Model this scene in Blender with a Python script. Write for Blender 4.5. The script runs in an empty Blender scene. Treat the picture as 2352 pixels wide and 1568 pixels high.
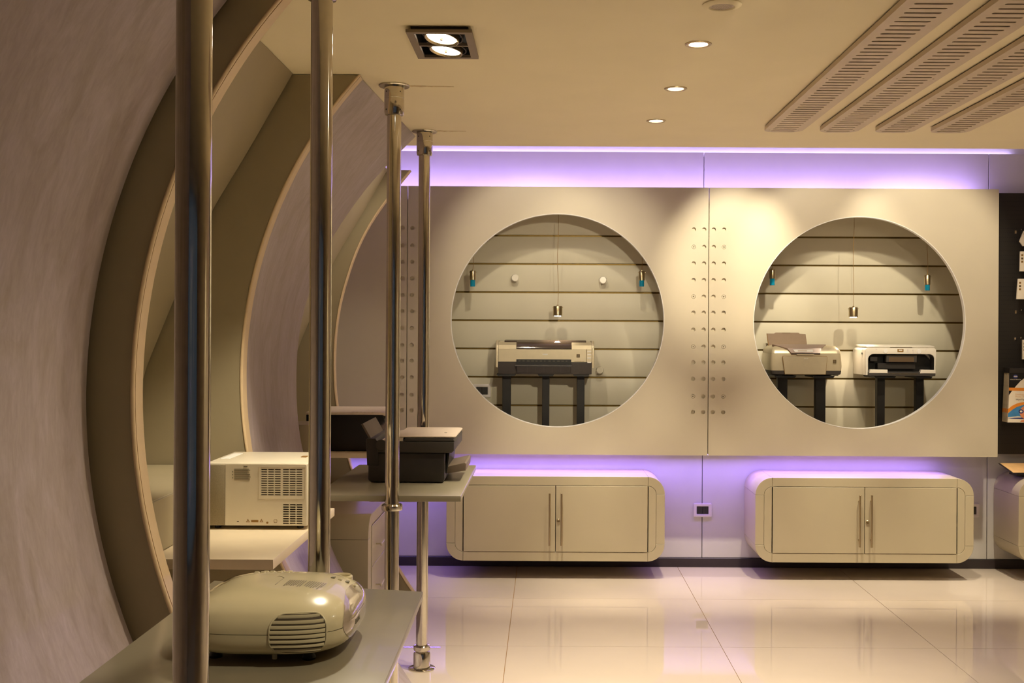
import bpy, bmesh, math, random
from mathutils import Vector, Matrix
random.seed(7)
PI = math.pi
SC = bpy.context.scene
COL = SC.collection

# ------------------------------------------------------------------ camera
F, CX, CY, HC, RHO = 2600.0, 1255.0, 757.0, 1.52, 0.0055
cd = bpy.data.cameras.new('camera')
cam = bpy.data.objects.new('camera', cd)
COL.objects.link(cam)
cd.sensor_width = 36.0
cd.lens = F / 2352.0 * 36.0
cd.shift_x = -(CX - 1176.0) / 2352.0
cd.shift_y = (CY - 784.0) / 2352.0
cr, sr = math.cos(RHO), math.sin(RHO)
cam.matrix_world = Matrix(((cr, -sr, 0, 0), (0, 0, -1, 0), (sr, cr, 0, HC), (0, 0, 0, 1)))
SC.camera = cam

def W(px, py, Y):
    """photo pixel -> world X, Z on the plane y = Y (used for measuring)"""
    dx, dy = px - CX, py - CY
    qx = dx * cr + dy * sr
    qy = -dx * sr + dy * cr
    return qx / F * Y, HC - qy / F * Y

# ------------------------------------------------------------------ world, view
SC.view_settings.view_transform = 'Standard'
SC.view_settings.look = 'None'
SC.view_settings.gamma = 1.0
SC.view_settings.use_curve_mapping = False
SC.view_settings.exposure = 0.08
wd = bpy.data.worlds.new('dusk')
SC.world = wd
wd.use_nodes = True
wd.node_tree.nodes['Background'].inputs[0].default_value = (0.10, 0.138, 0.20, 1)
wd.node_tree.nodes['Background'].inputs[1].default_value = 0.3

WARM = (1.0, 0.87, 0.635)
VIOLET = (0.40, 0.20, 1.0)

def spot(name, loc, aim, power, angle, blend=0.6, col=WARM, size=0.03):
    l = bpy.data.lights.new(name, 'SPOT')
    l.energy = power; l.color = col
    l.spot_size = math.radians(angle); l.spot_blend = blend
    l.shadow_soft_size = size
    o = bpy.data.objects.new(name, l)
    o.location = loc
    o.rotation_euler = (Vector(aim) - Vector(loc)).to_track_quat('-Z', 'Y').to_euler()
    COL.objects.link(o)
    return o

def strip(name, loc, rot, sx, sy, power, col=VIOLET):
    l = bpy.data.lights.new(name, 'AREA')
    l.shape = 'RECTANGLE'; l.size = sx; l.size_y = sy
    l.energy = power; l.color = col
    o = bpy.data.objects.new(name, l)
    o.location = loc; o.rotation_euler = rot
    COL.objects.link(o)
    return o

ZC = 2.406        # dropped ceiling
YE = 5.47         # its far edge
YW = 7.28         # wall cladding
YP = 7.04         # front of the round-window panels
YS = 7.45         # slatted back of the niche

# violet tubes behind the panels and above the cladding
strip('violet_tube_top', (0.58, 7.16, 2.385), (math.radians(150), 0, 0), 4.35, 0.04, 12, (0.54, 0.37, 1.0))
strip('violet_tube_bottom', (0.45, 7.15, 0.738), (math.radians(-16), 0, 0), 4.1, 0.04, 17, (0.36, 0.23, 1.0))
strip('violet_tube_cove', (0.7, 7.319, 2.652), (PI, 0, 0), 4.6, 0.02, 4, (0.55, 0.42, 1.0))
# adjustable spots hidden in the cove, washing the panels
for sx, ax, ay, az, pw, an, bl in ((-0.15, -0.08, YP, 1.95, 34, 50, 0.6), (0.40, 0.30, YP, 1.88, 28, 48, 0.7), (1.20, 1.16, YP, 1.95, 150, 38, 0.8),
                           (1.62, 1.72, YP, 1.92, 55, 48, 0.55), (2.25, 2.35, YP, 1.95, 80, 50, 0.6), (-0.35, -1.0, 6.2, 1.6, 34, 60, 0.8), (-0.15, -0.55, 4.75, 1.1, 34, 36, 0.8)):
    spot('cove_spot', (sx, 5.74, 2.82), (ax, ay, az), pw, an, bl)
for sx in (0.0, 0.7, 1.4, 2.1, 2.8):
    spot('floor_wash', (sx, 6.15, 2.84), (sx, 6.76, 0), 215, 38, 0.9)
# unseen ceiling spots added to brighten side walls, panels and rounded projector
for lx, ly, ax, ay, az, pw, an in ((1.2, 2.6, -1.1, 2.9, 1.2, 24, 60), (3.7, 2.9, 3.7, 2.9, 0, 80, 110), (3.4, 4.8, 3.4, 4.8, 0, 80, 110)):
    spot('fill_spot', (lx, ly, ZC - 0.02), (ax, ay, az), pw, an, 0.9, size=0.05)
for lx, ax, az, pw in ((0.6, 0.14, 1.55, 230), (1.5, 1.5, 1.45, 34), (2.3, 2.5, 1.5, 56)):
    spot('aimed_fill', (lx, 2.85, ZC - 0.02), (ax, YP, az), pw, 30, 0.9, size=0.05)  # added fill for the panels and slats, kept out of view
spot('aimed_fill', (0.45, 1.45, ZC - 0.02), (-0.48, 2.12, 0.95), 60, 27, 0.8, size=0.05)  # narrow fill added to brighten the rounded projector alone

# ------------------------------------------------------------------ helpers
def lin(c):
    return tuple(((v / 255.0) / 12.92 if v / 255.0 <= 0.04045 else ((v / 255.0 + 0.055) / 1.055) ** 2.4) for v in c)

MATS = {}
def mat(name, rgb, rough=0.5, metal=0.0, var=0.0, scale=30.0, bump=0.0, coat=0.0, stretch=(1, 1, 1), emit=None, alpha=None, trans=0.0, spec=0.5):
    m = bpy.data.materials.new(name); m.use_nodes = True
    nt = m.node_tree; b = nt.nodes['Principled BSDF']
    c = lin(rgb)
    b.inputs['Base Color'].default_value = (*c, 1)
    b.inputs['Roughness'].default_value = rough
    b.inputs['Metallic'].default_value = metal
    b.inputs['Coat Weight'].default_value = coat
    b.inputs['Specular IOR Level'].default_value = spec
    if trans: b.inputs['Transmission Weight'].default_value = trans
    if emit:
        b.inputs['Emission Color'].default_value = (*emit[0], 1)
        b.inputs['Emission Strength'].default_value = emit[1]
    if var or bump:
        tc = nt.nodes.new('ShaderNodeTexCoord'); mp = nt.nodes.new('ShaderNodeMapping')
        mp.inputs['Scale'].default_value = stretch
        nz = nt.nodes.new('ShaderNodeTexNoise'); nz.inputs['Scale'].default_value = scale; nz.inputs['Detail'].default_value = 4
        nt.links.new(tc.outputs['Object'], mp.inputs[0]); nt.links.new(mp.outputs[0], nz.inputs['Vector'])
        if var:
            rp = nt.nodes.new('ShaderNodeValToRGB')
            rp.color_ramp.elements[0].position = 0.3; rp.color_ramp.elements[1].position = 0.7
            rp.color_ramp.elements[0].color = (*[v * (1 - var) for v in c], 1)
            rp.color_ramp.elements[1].color = (*[min(1, v * (1 + var)) for v in c], 1)
            nt.links.new(nz.outputs['Fac'], rp.inputs[0]); nt.links.new(rp.outputs[0], b.inputs['Base Color'])
        if bump:
            bp = nt.nodes.new('ShaderNodeBump'); bp.inputs['Strength'].default_value = bump; bp.inputs['Distance'].default_value = 0.01
            nt.links.new(nz.outputs['Fac'], bp.inputs['Height']); nt.links.new(bp.outputs[0], b.inputs['Normal'])
    MATS[name] = m
    return m

def build(name, bm, m, parent=None, smooth=35, world=True):
    me = bpy.data.meshes.new(name)
    if world and parent is not None:
        bmesh.ops.translate(bm, verts=bm.verts, vec=-ORI[parent.name])
    bm.to_mesh(me); bm.free()
    if m is not None: me.materials.append(m)
    if smooth:
        for p in me.polygons: p.use_smooth = True
        me.set_sharp_from_angle(angle=math.radians(smooth))
    o = bpy.data.objects.new(name, me); COL.objects.link(o)
    if parent is not None: o.parent = parent
    ORI[o.name] = ORI[parent.name].copy() if parent is not None else Vector((0, 0, 0))
    return o

ORI = {}
def thing(name, label, cat, loc=(0, 0, 0), rz=0.0, group=None):
    o = bpy.data.objects.new(name, None); COL.objects.link(o)
    o.empty_display_size = 0.05
    o.location = loc; o.rotation_euler = (0, 0, rz)
    ORI[o.name] = Vector(loc)
    o['label'] = label; o['category'] = cat
    if group: o['group'] = group
    return o

def tag(o, label, cat, group=None):
    o['label'] = label; o['category'] = cat
    if group: o['group'] = group
    return o

def struct(o):
    o['kind'] = 'structure'; return o

def group_root(name, loc=(0, 0, 0)):
    o = bpy.data.objects.new(name, None); COL.objects.link(o); o.location = loc
    ORI[o.name] = Vector(loc); o['kind'] = 'structure'; o.empty_display_size = 0.05
    return o

def copy_tree(o, loc, label=None):
    def rec(s, par):
        c = s.copy(); COL.objects.link(c); c.parent = par
        for ch in list(s.children): rec(ch, c)
        return c
    r = rec(o, None); r.location = loc
    ORI[r.name] = Vector(loc)
    if label: r['label'] = label
    return r

def box(x0, x1, y0, y1, z0, z1, bev=0.0, seg=2, bm=None):
    b = bmesh.new()
    vs = [b.verts.new(p) for p in ((x0, y0, z0), (x1, y0, z0), (x1, y1, z0), (x0, y1, z0), (x0, y0, z1), (x1, y0, z1), (x1, y1, z1), (x0, y1, z1))]
    for f in ((3, 2, 1, 0), (4, 5, 6, 7), (0, 1, 5, 4), (1, 2, 6, 5), (2, 3, 7, 6), (3, 0, 4, 7)):
        b.faces.new([vs[i] for i in f])
    if bev: bmesh.ops.bevel(b, geom=b.edges[:], offset=bev, segments=seg, affect='EDGES', profile=0.5)
    return join(bm, b)

def join(bm, b):
    if bm is None: return b
    me = bpy.data.meshes.new('t'); b.to_mesh(me); b.free(); bm.from_mesh(me); bpy.data.meshes.remove(me)
    return bm

AX = {'Z': Matrix.Identity(4), 'Y': Matrix.Rotation(-PI / 2, 4, 'X'), 'X': Matrix.Rotation(PI / 2, 4, 'Y')}
def lathe(prof, c, axis='Z', n=32, bm=None, closed=False, sx=1.0):
    """profile [(r, h)] revolved about an axis through c; h runs along the axis"""
    b = bmesh.new(); rings = []
    for r, h in prof:
        if r < 1e-6: rings.append([b.verts.new((0, 0, h))])
        else: rings.append([b.verts.new((r * math.cos(2 * PI * i / n), r * math.sin(2 * PI * i / n), h)) for i in range(n)])
    pairs = list(zip(rings, rings[1:])) + ([(rings[-1], rings[0])] if closed else [])
    for a, d in pairs:
        for i in range(n):
            j = (i + 1) % n
            if len(a) == 1 and len(d) == 1: continue
            if len(a) == 1: b.faces.new((a[0], d[i], d[j]))
            elif len(d) == 1: b.faces.new((a[i], a[j], d[0]))
            else: b.faces.new((a[i], a[j], d[j], d[i]))
    bmesh.ops.recalc_face_normals(b, faces=b.faces)
    b.transform(Matrix.Translation(c) @ AX[axis])
    return join(bm, b)

def cyl(c, r, h, axis='Z', n=24, bev=0.0, bm=None):
    p = [(0, 0), (r - bev, 0), (r, bev), (r, h - bev), (r - bev, h), (0, h)] if bev else [(0, 0), (r, 0), (r, h), (0, h)]
    return lathe(p, c, axis, n, bm)

def prism(poly, axis, a0, a1, bev=0.0, seg=2, bm=None, frame=None):
    """polygon extruded along an axis. axis Y: poly is (x, z); X: (y, z); Z: (x, y)"""
    def P(u, v, a):
        return (u, a, v) if axis == 'Y' else ((a, u, v) if axis == 'X' else (u, v, a))
    b = bmesh.new()
    A = [b.verts.new(P(u, v, a0)) for u, v in poly]; B = [b.verts.new(P(u, v, a1)) for u, v in poly]
    n = len(poly)
    f0 = b.faces.new(A); f1 = b.faces.new(B[::-1])
    for i in range(n):
        b.faces.new((A[i], B[i], B[(i + 1) % n], A[(i + 1) % n]))
    bmesh.ops.recalc_face_normals(b, faces=b.faces)
    if bev:
        es = [e for e in b.edges if (f0 in e.link_faces or f1 in e.link_faces)]
        bmesh.ops.bevel(b, geom=es, offset=bev, segments=seg, affect='EDGES', profile=0.5)
    if n > 4: bmesh.ops.triangulate(b, faces=[f for f in b.faces if len(f.verts) > 4])
    return join(bm, b)

def arc(cx, cy, r, a0, a1, n=10):
    return [(cx + r * math.cos(math.radians(a0 + (a1 - a0) * i / n)), cy + r * math.sin(math.radians(a0 + (a1 - a0) * i / n))) for i in range(n + 1)]

def rrect(x0, x1, y0, y1, r, n=8):
    return (arc(x1 - r, y0 + r, r, -90, 0, n) + arc(x1 - r, y1 - r, r, 0, 90, n) + arc(x0 + r, y1 - r, r, 90, 180, n) + arc(x0 + r, y0 + r, r, 180, 270, n))

def circle(cx, cy, r, n=16):
    return [(cx + r * math.cos(2 * PI * i / n), cy + r * math.sin(2 * PI * i / n)) for i in range(n)]

def plate(outer, holes, t, axis='Y', a0=0.0, bev=0.0):
    """flat sheet with real cut-outs, thickness t starting at a0 along the axis"""
    cu = bpy.data.curves.new('t', 'CURVE'); cu.dimensions = '2D'; cu.fill_mode = 'BOTH'
    for poly in [outer] + list(holes):
        s = cu.splines.new('POLY'); s.points.add(len(poly) - 1); s.use_cyclic_u = True
        for i, (u, v) in enumerate(poly): s.points[i].co = (u, v, 0, 1)
    cu.extrude = t / 2 - bev
    if bev: cu.bevel_depth = bev; cu.bevel_resolution = 1; cu.offset = -bev
    o = bpy.data.objects.new('t', cu); COL.objects.link(o)
    bpy.context.view_layer.update()
    me = bpy.data.meshes.new_from_object(o.evaluated_get(bpy.context.evaluated_depsgraph_get()))
    bpy.data.objects.remove(o); bpy.data.curves.remove(cu)
    b = bmesh.new(); b.from_mesh(me); bpy.data.meshes.remove(me)
    bmesh.ops.remove_doubles(b, verts=b.verts, dist=1e-6)
    for v in b.verts:
        u, w, a = v.co; a = a + a0 + t / 2
        v.co = (u, a, w) if axis == 'Y' else ((a, u, w) if axis == 'X' else (u, w, a))
    bmesh.ops.recalc_face_normals(b, faces=b.faces)
    return b

def grid(rows, bm=None, flip=False):
    b = bmesh.new(); V = [[b.verts.new(p) for p in r] for r in rows]
    for i in range(len(V) - 1):
        for j in range(len(V[0]) - 1):
            q = (V[i][j], V[i][j + 1], V[i + 1][j + 1], V[i + 1][j])
            b.faces.new(q[::-1] if flip else q)
    return join(bm, b)

def tube(path, r, n=8, bm=None):
    b = bmesh.new(); rings = []
    P = [Vector(p) for p in path]
    for i, p in enumerate(P):
        t = (P[min(i + 1, len(P) - 1)] - P[max(i - 1, 0)]).normalized()
        u = t.orthogonal().normalized()
        if rings: 
            u = (pu - t * pu.dot(t)).normalized()
        pu = u; v = t.cross(u)
        rings.append([b.verts.new(p + r * (math.cos(2 * PI * k / n) * u + math.sin(2 * PI * k / n) * v)) for k in range(n)])
    for a, d in zip(rings, rings[1:]):
        for k in range(n): b.faces.new((a[k], a[(k + 1) % n], d[(k + 1) % n], d[k]))
    b.faces.new(rings[0][::-1]); b.faces.new(rings[-1])
    bmesh.ops.recalc_face_normals(b, faces=b.faces)
    return join(bm, b)

def text_mesh(s, size, thick=0.0003, res=2):
    cu = bpy.data.curves.new('t', 'FONT'); cu.body = s; cu.size = size; cu.extrude = thick; cu.resolution_u = res
    cu.align_x = 'CENTER'; cu.align_y = 'CENTER'
    o = bpy.data.objects.new('t', cu); COL.objects.link(o); bpy.context.view_layer.update()
    me = bpy.data.meshes.new_from_object(o.evaluated_get(bpy.context.evaluated_depsgraph_get()))
    bpy.data.objects.remove(o); bpy.data.curves.remove(cu)
    b = bmesh.new(); b.from_mesh(me); bpy.data.meshes.remove(me)
    return b

# ------------------------------------------------------------------ materials
M_panel = mat('champagne_lacquer', (206, 195, 172), 0.38, 0.0, 0.03, 3.0)
M_slat = mat('grey_beige_slat', (212, 205, 184), 0.45, 0, 0.02, 6)
M_groove = mat('brass_groove', (120, 96, 40), 0.4, 0.6, 0.1, 40)
M_cab = mat('cabinet_lacquer', (192, 180, 152), 0.35, 0, 0.02, 5)
M_wall = mat('wall_laminate', (208, 205, 202), 0.4, 0, 0.02, 8)
M_white = mat('white_paint', (238, 236, 230), 0.6, 0, 0.02, 8)
M_ceil = mat('ceiling_paint', (240, 228, 192), 0.75, 0, 0.02, 4, 0.02)
M_smear = mat('smear', (206, 184, 136), 0.8, 0, 0.2, 60)
M_tile = mat('polished_tile', (206, 192, 178), 0.015, 0, 0.03, 2.5, spec=0.8)
M_grout = mat('grout', (150, 115, 70), 0.8, 0, 0.1, 60)
M_base = mat('dark_skirting', (52, 44, 46), 0.4, 0, 0.1, 20)
M_olive = mat('arch_paint', (166, 154, 126), 0.55, 0, 0.03, 6)
M_trim = mat('arch_edge', (214, 190, 152), 0.4, 0, 0.03, 30)
M_chrome = mat('chrome', (206, 200, 186), 0.09, 1.0, 0.04, 60)
M_steel = mat('brushed_steel', (186, 170, 136), 0.28, 1.0, 0.12, 120, stretch=(1, 1, 0.02))
M_black = mat('black_metal', (16, 13, 12), 0.45, 0, 0.15, 30)
M_dark = mat('dark_plastic', (46, 42, 40), 0.4, 0, 0.06, 40)
M_char = mat('charcoal_plastic', (62, 58, 55), 0.5, 0, 0.06, 60)
M_lid = mat('taupe_plastic', (226, 210, 190), 0.45, 0, 0.04, 40)
M_taupe = mat('dark_taupe_plastic', (112, 98, 84), 0.5, 0, 0.04, 40)
M_cream = mat('cream_plastic', (232, 222, 200), 0.3, 0, 0.02, 20)
M_silver = mat('champagne_plastic', (206, 194, 164), 0.32, 0.35, 0.03, 30)
M_pale = mat('pale_plastic', (236, 230, 216), 0.25, 0, 0.02, 20)
M_smoke = mat('smoked_plastic', (78, 66, 56), 0.08, 0, 0.03, 20, coat=0.6)
M_pearl = mat('pearl_plastic', (206, 194, 158), 0.2, 0.0, 0.02, 15, coat=0.6)
M_greyshelf = mat('grey_shelf', (138, 130, 110), 0.28, 0, 0.04, 12, coat=0.2)
M_shelf = mat('light_shelf', (226, 210, 182), 0.4, 0, 0.03, 14)
M_blueglass = mat('blue_glass', (20, 150, 190), 0.1, 0, 0.05, 30, trans=0.3)
M_lamp = mat('lamp_glow', (255, 250, 240), 0.5, emit=((1, 0.92, 0.80), 14))
M_ink = mat('printed_ink', (92, 74, 40), 0.6, 0, 0.05, 40)
M_inkg = mat('grey_ink', (120, 112, 92), 0.6, 0, 0.05, 40)
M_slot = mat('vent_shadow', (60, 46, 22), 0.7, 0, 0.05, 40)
M_grille = mat('grille_metal', (206, 190, 168), 0.5, 0.1, 0.04, 10)
M_peg = mat('outlet_frame', (226, 218, 214), 0.35, 0, 0.02, 20)
M_gold = mat('gold_line', (150, 112, 50), 0.45, 0.2, 0.05, 40)
M_orange = mat('orange_print', (244, 150, 50), 0.4, 0, 0.02, 20)
M_paper = mat('paper_print', (250, 238, 216), 0.45, 0, 0.02, 20)
M_sky = mat('blue_print', (70, 140, 196), 0.4, 0, 0.25, 18)
M_skin = mat('skin_print', (232, 150, 104), 0.4, 0, 0.05, 30)
M_navy = mat('navy_print', (50, 60, 130), 0.4, 0, 0.1, 30)
M_card = mat('card_edge', (206, 190, 160), 0.5, 0, 0.1, 60)

def plaster_mat():
    m = bpy.data.materials.new('venetian_plaster'); m.use_nodes = True
    nt = m.node_tree; b = nt.nodes['Principled BSDF']; N = nt.nodes.new; L = nt.links.new
    tc = N('ShaderNodeTexCoord')
    def layer(rot, sc, scale, det, dist):
        mp = N('ShaderNodeMapping'); mp.inputs['Scale'].default_value = sc; mp.inputs['Rotation'].default_value = rot
        nz = N('ShaderNodeTexNoise'); nz.inputs['Scale'].default_value = scale; nz.inputs['Detail'].default_value = det
        nz.inputs['Distortion'].default_value = dist; nz.inputs['Roughness'].default_value = 0.62
        L(tc.outputs['Object'], mp.inputs[0]); L(mp.outputs[0], nz.inputs['Vector']); return nz
    a = layer((0.55, 0.2, 0), (2.2, 3.4, 1.5), 2.6, 8, 0.9)
    c = layer((-0.5, 0.2, 0), (9, 13, 4.0), 4.5, 5, 0.9)
    r1 = N('ShaderNodeValToRGB'); e = r1.color_ramp.elements
    e[0].position = 0.30; e[0].color = (*lin((158, 144, 134)), 1)
    e[1].position = 0.70; e[1].color = (*lin((182, 169, 173)), 1)
    r2 = N('ShaderNodeValToRGB'); e = r2.color_ramp.elements
    e[0].position = 0.38; e[0].color = (0.88, 0.865, 0.85, 1); e[1].position = 0.66; e[1].color = (1, 1, 1, 1)
    mx = N('ShaderNodeMixRGB'); mx.blend_type = 'MULTIPLY'; mx.inputs[0].default_value = 1.0
    L(a.outputs['Fac'], r1.inputs[0]); L(c.outputs['Fac'], r2.inputs[0])
    L(r1.outputs[0], mx.inputs[1]); L(r2.outputs[0], mx.inputs[2]); L(mx.outputs[0], b.inputs['Base Color'])
    b.inputs['Roughness'].default_value = 0.42
    bp = N('ShaderNodeBump'); bp.inputs['Strength'].default_value = 0.12; bp.inputs['Distance'].default_value = 0.006
    L(a.outputs['Fac'], bp.inputs['Height']); L(bp.outputs[0], b.inputs['Normal'])
    return m
M_plaster = plaster_mat()

def pegboard_mat():
    m = bpy.data.materials.new('pegboard'); m.use_nodes = True
    nt = m.node_tree; b = nt.nodes['Principled BSDF']; N = nt.nodes.new; L = nt.links.new
    tc = N('ShaderNodeTexCoord'); sp = N('ShaderNodeSeparateXYZ'); L(tc.outputs['Object'], sp.inputs[0])
    def cell(out, pitch):
        d = N('ShaderNodeMath'); d.operation = 'DIVIDE'; d.inputs[1].default_value = pitch; L(out, d.inputs[0])
        f = N('ShaderNodeMath'); f.operation = 'FRACT'; L(d.outputs[0], f.inputs[0])
        s = N('ShaderNodeMath'); s.operation = 'SUBTRACT'; s.inputs[1].default_value = 0.5; L(f.outputs[0], s.inputs[0])
        m_ = N('ShaderNodeMath'); m_.operation = 'MULTIPLY'; m_.inputs[1].default_value = pitch; L(s.outputs[0], m_.inputs[0])
        p = N('ShaderNodeMath'); p.operation = 'POWER'; p.inputs[1].default_value = 2; L(m_.outputs[0], p.inputs[0]); return p
    px, pz = cell(sp.outputs['X'], 0.0115), cell(sp.outputs['Z'], 0.0285)
    ad = N('ShaderNodeMath'); ad.operation = 'ADD'; L(px.outputs[0], ad.inputs[0]); L(pz.outputs[0], ad.inputs[1])
    lt = N('ShaderNodeMath'); lt.operation = 'LESS_THAN'; lt.inputs[1].default_value = 0.0030 ** 2; L(ad.outputs[0], lt.inputs[0])
    mx = N('ShaderNodeMixRGB'); L(lt.outputs[0], mx.inputs[0])
    mx.inputs[1].default_value = (*lin((32, 26, 20)), 1); mx.inputs[2].default_value = (*lin((12, 9, 8)), 1)
    L(mx.outputs[0], b.inputs['Base Color']); b.inputs['Roughness'].default_value = 0.55
    return m
M_pegboard = pegboard_mat()

# ------------------------------------------------------------------ room shell
XL, XR, YB = -1.75, 4.2, -3.0
floor = struct(build('floor', box(XL, XR, YB, 7.6, -0.05, -0.004), M_grout))
tx0, tpx, ty0, tpy = -0.179, 1.03, 5.438, 0.97
tile_me = None
for i in range(-2, 5):
    for j in range(-9, 3):
        x, y = tx0 + i * tpx, ty0 + j * tpy
        if tile_me is None:
            t = build('floor_tile', box(0.0015, tpx - 0.0015, 0.0015, tpy - 0.0015, -0.004, 0.0), M_tile, floor, 0, world=False)
            tile_me = t.data
        else:
            t = bpy.data.objects.new('floor_tile', tile_me); COL.objects.link(t); t.parent = floor
        t.location = (x, y, 0)

LIGHTS = [(0.465, 3.50), (0.469, 4.146), (0.459, 4.785)]
TW = (-0.416, -0.222, 3.305, 3.630)
ceil_holes = [circle(x, y, 0.036, 24) for x, y in LIGHTS] + [rrect(TW[0] + .012, TW[1] - .012, TW[2] + .012, TW[3] - .012, 0.002, 1)]
ceiling = struct(build('ceiling', plate([(XL, YB), (XR, YB), (XR, YE), (XL, YE)], ceil_holes, 0.09, 'Z', ZC), M_ceil))
struct(build('ceiling', box(XL, XR, 4.9, 7.6, 3.05, 3.1), M_white))
struct(build('trim_cove', box(XL, XR, 4.9, 4.95, ZC + 0.10, 3.049), M_white))
# dried plaster smears where the pole flanges were fitted
for fx, fy, ln in ((-0.503, 4.13, 0.16), (-0.494, 5.06, 0.13)):
    pts_t = [(fx + ln * k / 8, fy + 0.012 + random.uniform(-.006, .010) * (1 - k / 9)) for k in range(9)]
    pts_b = [(fx + ln * k / 8, fy - 0.010 + random.uniform(-.008, .006) * (1 - k / 9) + .012 * k / 8) for k in range(9)]
    build('plaster_smear', prism(pts_b + pts_t[::-1], 'Z', ZC - 0.0006, ZC - 0.0002), M_smear, ceiling)

# far wall
wb = struct(build('wall_back', box(XL, XR, 7.50, 7.6, 0, 3.05), M_white))
WP = [(XL, -0.822), (-0.818, 1.006), (1.010, 2.838), (2.842, XR)]
for k, (a, b_) in enumerate(WP):
    spans = ((0.061, 2.665),) if k in (0, 3) else ((0.061, 0.745), (2.335, 2.665))
    for z0, z1 in spans:
        build('wall_panel', box(a, b_, YW, YW + 0.018, z0, z1, 0.002, 1), M_wall, wb)
build('batten', box(XL, XR, YW + 0.02, YW + 0.05, 2.55, 2.64), M_base, wb)
build('upper_wall', box(XL, XR, YW + 0.06, 7.49, 2.60, 3.045), M_white, wb)
struct(build('baseboard_back', box(XL, XR, YW - 0.008, YW + 0.03, 0.0005, 0.0595, 0.002, 1), M_base))
# slatted niche behind the round openings
ws = struct(build('wall_niche', box(-0.88, 2.80, YS + 0.016, YS + 0.04, 0.77, 2.31), M_groove))
z0 = 1.58 - 0.186 * 5
while z0 < 2.31:
    a, b_ = max(0.77, z0 + 0.0055), min(2.308, z0 + 0.186 - 0.0055)
    if b_ > a + 0.02:
        build('slat', box(-0.878, 2.798, YS, YS + 0.014, a, b_, 0.003, 2), M_slat, ws)
    z0 += 0.186
struct(build('trim_niche_top', box(-0.88, 2.80, YP + 0.0375, YS - 0.002, 2.312, 2.332), M_slat))
struct(build('trim_niche_bottom', box(-0.88, 2.80, YP + 0.0375, YS - 0.002, 0.748, 0.768), M_slat))
struct(build('trim_niche_side', box(-0.90, -0.882, YP + 0.0375, YS + 0.03, 0.748, 2.332), M_slat))
struct(build('trim_niche_side', box(2.802, 2.812, YP + 0.0375, YS + 0.03, 0.748, 2.332), M_slat))
struct(build('wall_right', box(XR, XR + 0.1, YB, 7.6, -0.05, 3.1), M_panel))
struct(build('wall_left', box(XL - 0.1, XL, YB, 7.6, -0.05, 3.1), M_olive))
# shop front behind the photographer
wf = struct(build('wall_front', plate([(XL, -0.05), (XR, -0.05), (XR, 3.1), (XL, 3.1)], [[(-1.5, 0.2), (3.9, 0.2), (3.9, 2.3), (-1.5, 2.3)]], 0.1, 'Y', YB - 0.1), M_panel))
wn = group_root('window_1', (-0.5, YB - 0.05, 0.3))
build('window_frame', plate([(-1.5, 0.2), (3.9, 0.2), (3.9, 2.3), (-1.5, 2.3)], [[(-1.44, 0.26), (3.84, 0.26), (3.84, 2.24), (-1.44, 2.24)]], 0.06, 'Y', YB - 0.08), M_dark, wn)
M_glass = mat('window_glass', (255, 255, 255), 0.0, trans=1.0)
build('pane', box(-1.439, 3.839, YB - 0.055, YB - 0.049, 0.261, 2.239), M_glass, wn)

# ------------------------------------------------------------------ vaulted wall at the side
def circ(c, zc, R, z0, z1, n=48):
    return [(c - math.sqrt(max(0.0, R * R - (z0 + (z1 - z0) * i / n - zc) ** 2)), z0 + (z1 - z0) * i / n) for i in range(n + 1)]
def resample(pts, zs):
    pts = sorted(pts, key=lambda p: p[1]); out = []
    for z in zs:
        if z <= pts[0][1]: out.append((pts[0][0], z)); continue
        if z >= pts[-1][1]: out.append((pts[-1][0], z)); continue
        for (xa, za), (xb, zb) in zip(pts, pts[1:]):
            if za <= z <= zb:
                out.append((xa + (xb - xa) * (z - za) / max(1e-9, zb - za), z)); break
    return out
ZS = [0.002 + (ZC - 0.004) * i / 64 for i in range(65)]
def smoothc(c, it=3):
    for _ in range(it):
        c = [c[0]] + [((c[i - 1][0] + 2 * c[i][0] + c[i + 1][0]) / 4, c[i][1]) for i in range(1, len(c) - 1)] + [c[-1]]
    return c
RC, RZ, RR = 0.505, 1.35, 1.57
ring_in = resample(circ(RC, RZ, RR, 0, ZC), ZS)
c1_end = resample(circ(0.475, 1.34, 1.635, 0, ZC), ZS)
p2 = [W(x, y, 5.2) for x, y in ((957, 311), (884, 383), (839.5, 432.6), (762, 542.4), (706, 680), (692, 733.5), (683, 792), (680, 862), (680.7, 921), (684, 969), (693.5, 1033), (760.6, 1259.6), (786, 1312.6))]
p2 += [(-0.80, 0.2), (-0.68, 0.0)]
c2_end = smoothc(resample(p2, ZS), 6)
p3 = [W(x, y, 6.3) for x, y in ((941, 392), (920, 416.6), (885, 458), (849, 510), (817, 572), (798, 628), (780, 689), (772.5, 733.5), (767, 787), (766, 830), (766.4, 873), (768.5, 907.6), (773, 940), (797, 1051), (805, 1079), (917, 1317), (945, 1357))] + [(-0.70, 0.0)]
ring3_in = smoothc(resample(p3, ZS), 5)
nl = [W(x, y, 3.945) for x, y in ((675, 170), (560, 370), (485, 490), (398, 700), (332, 860))] + [(-1.46, 1.05), (-1.5, 0.6), (-1.5, 0.0)]
niche = smoothc(resample(nl, ZS), 4)

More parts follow.
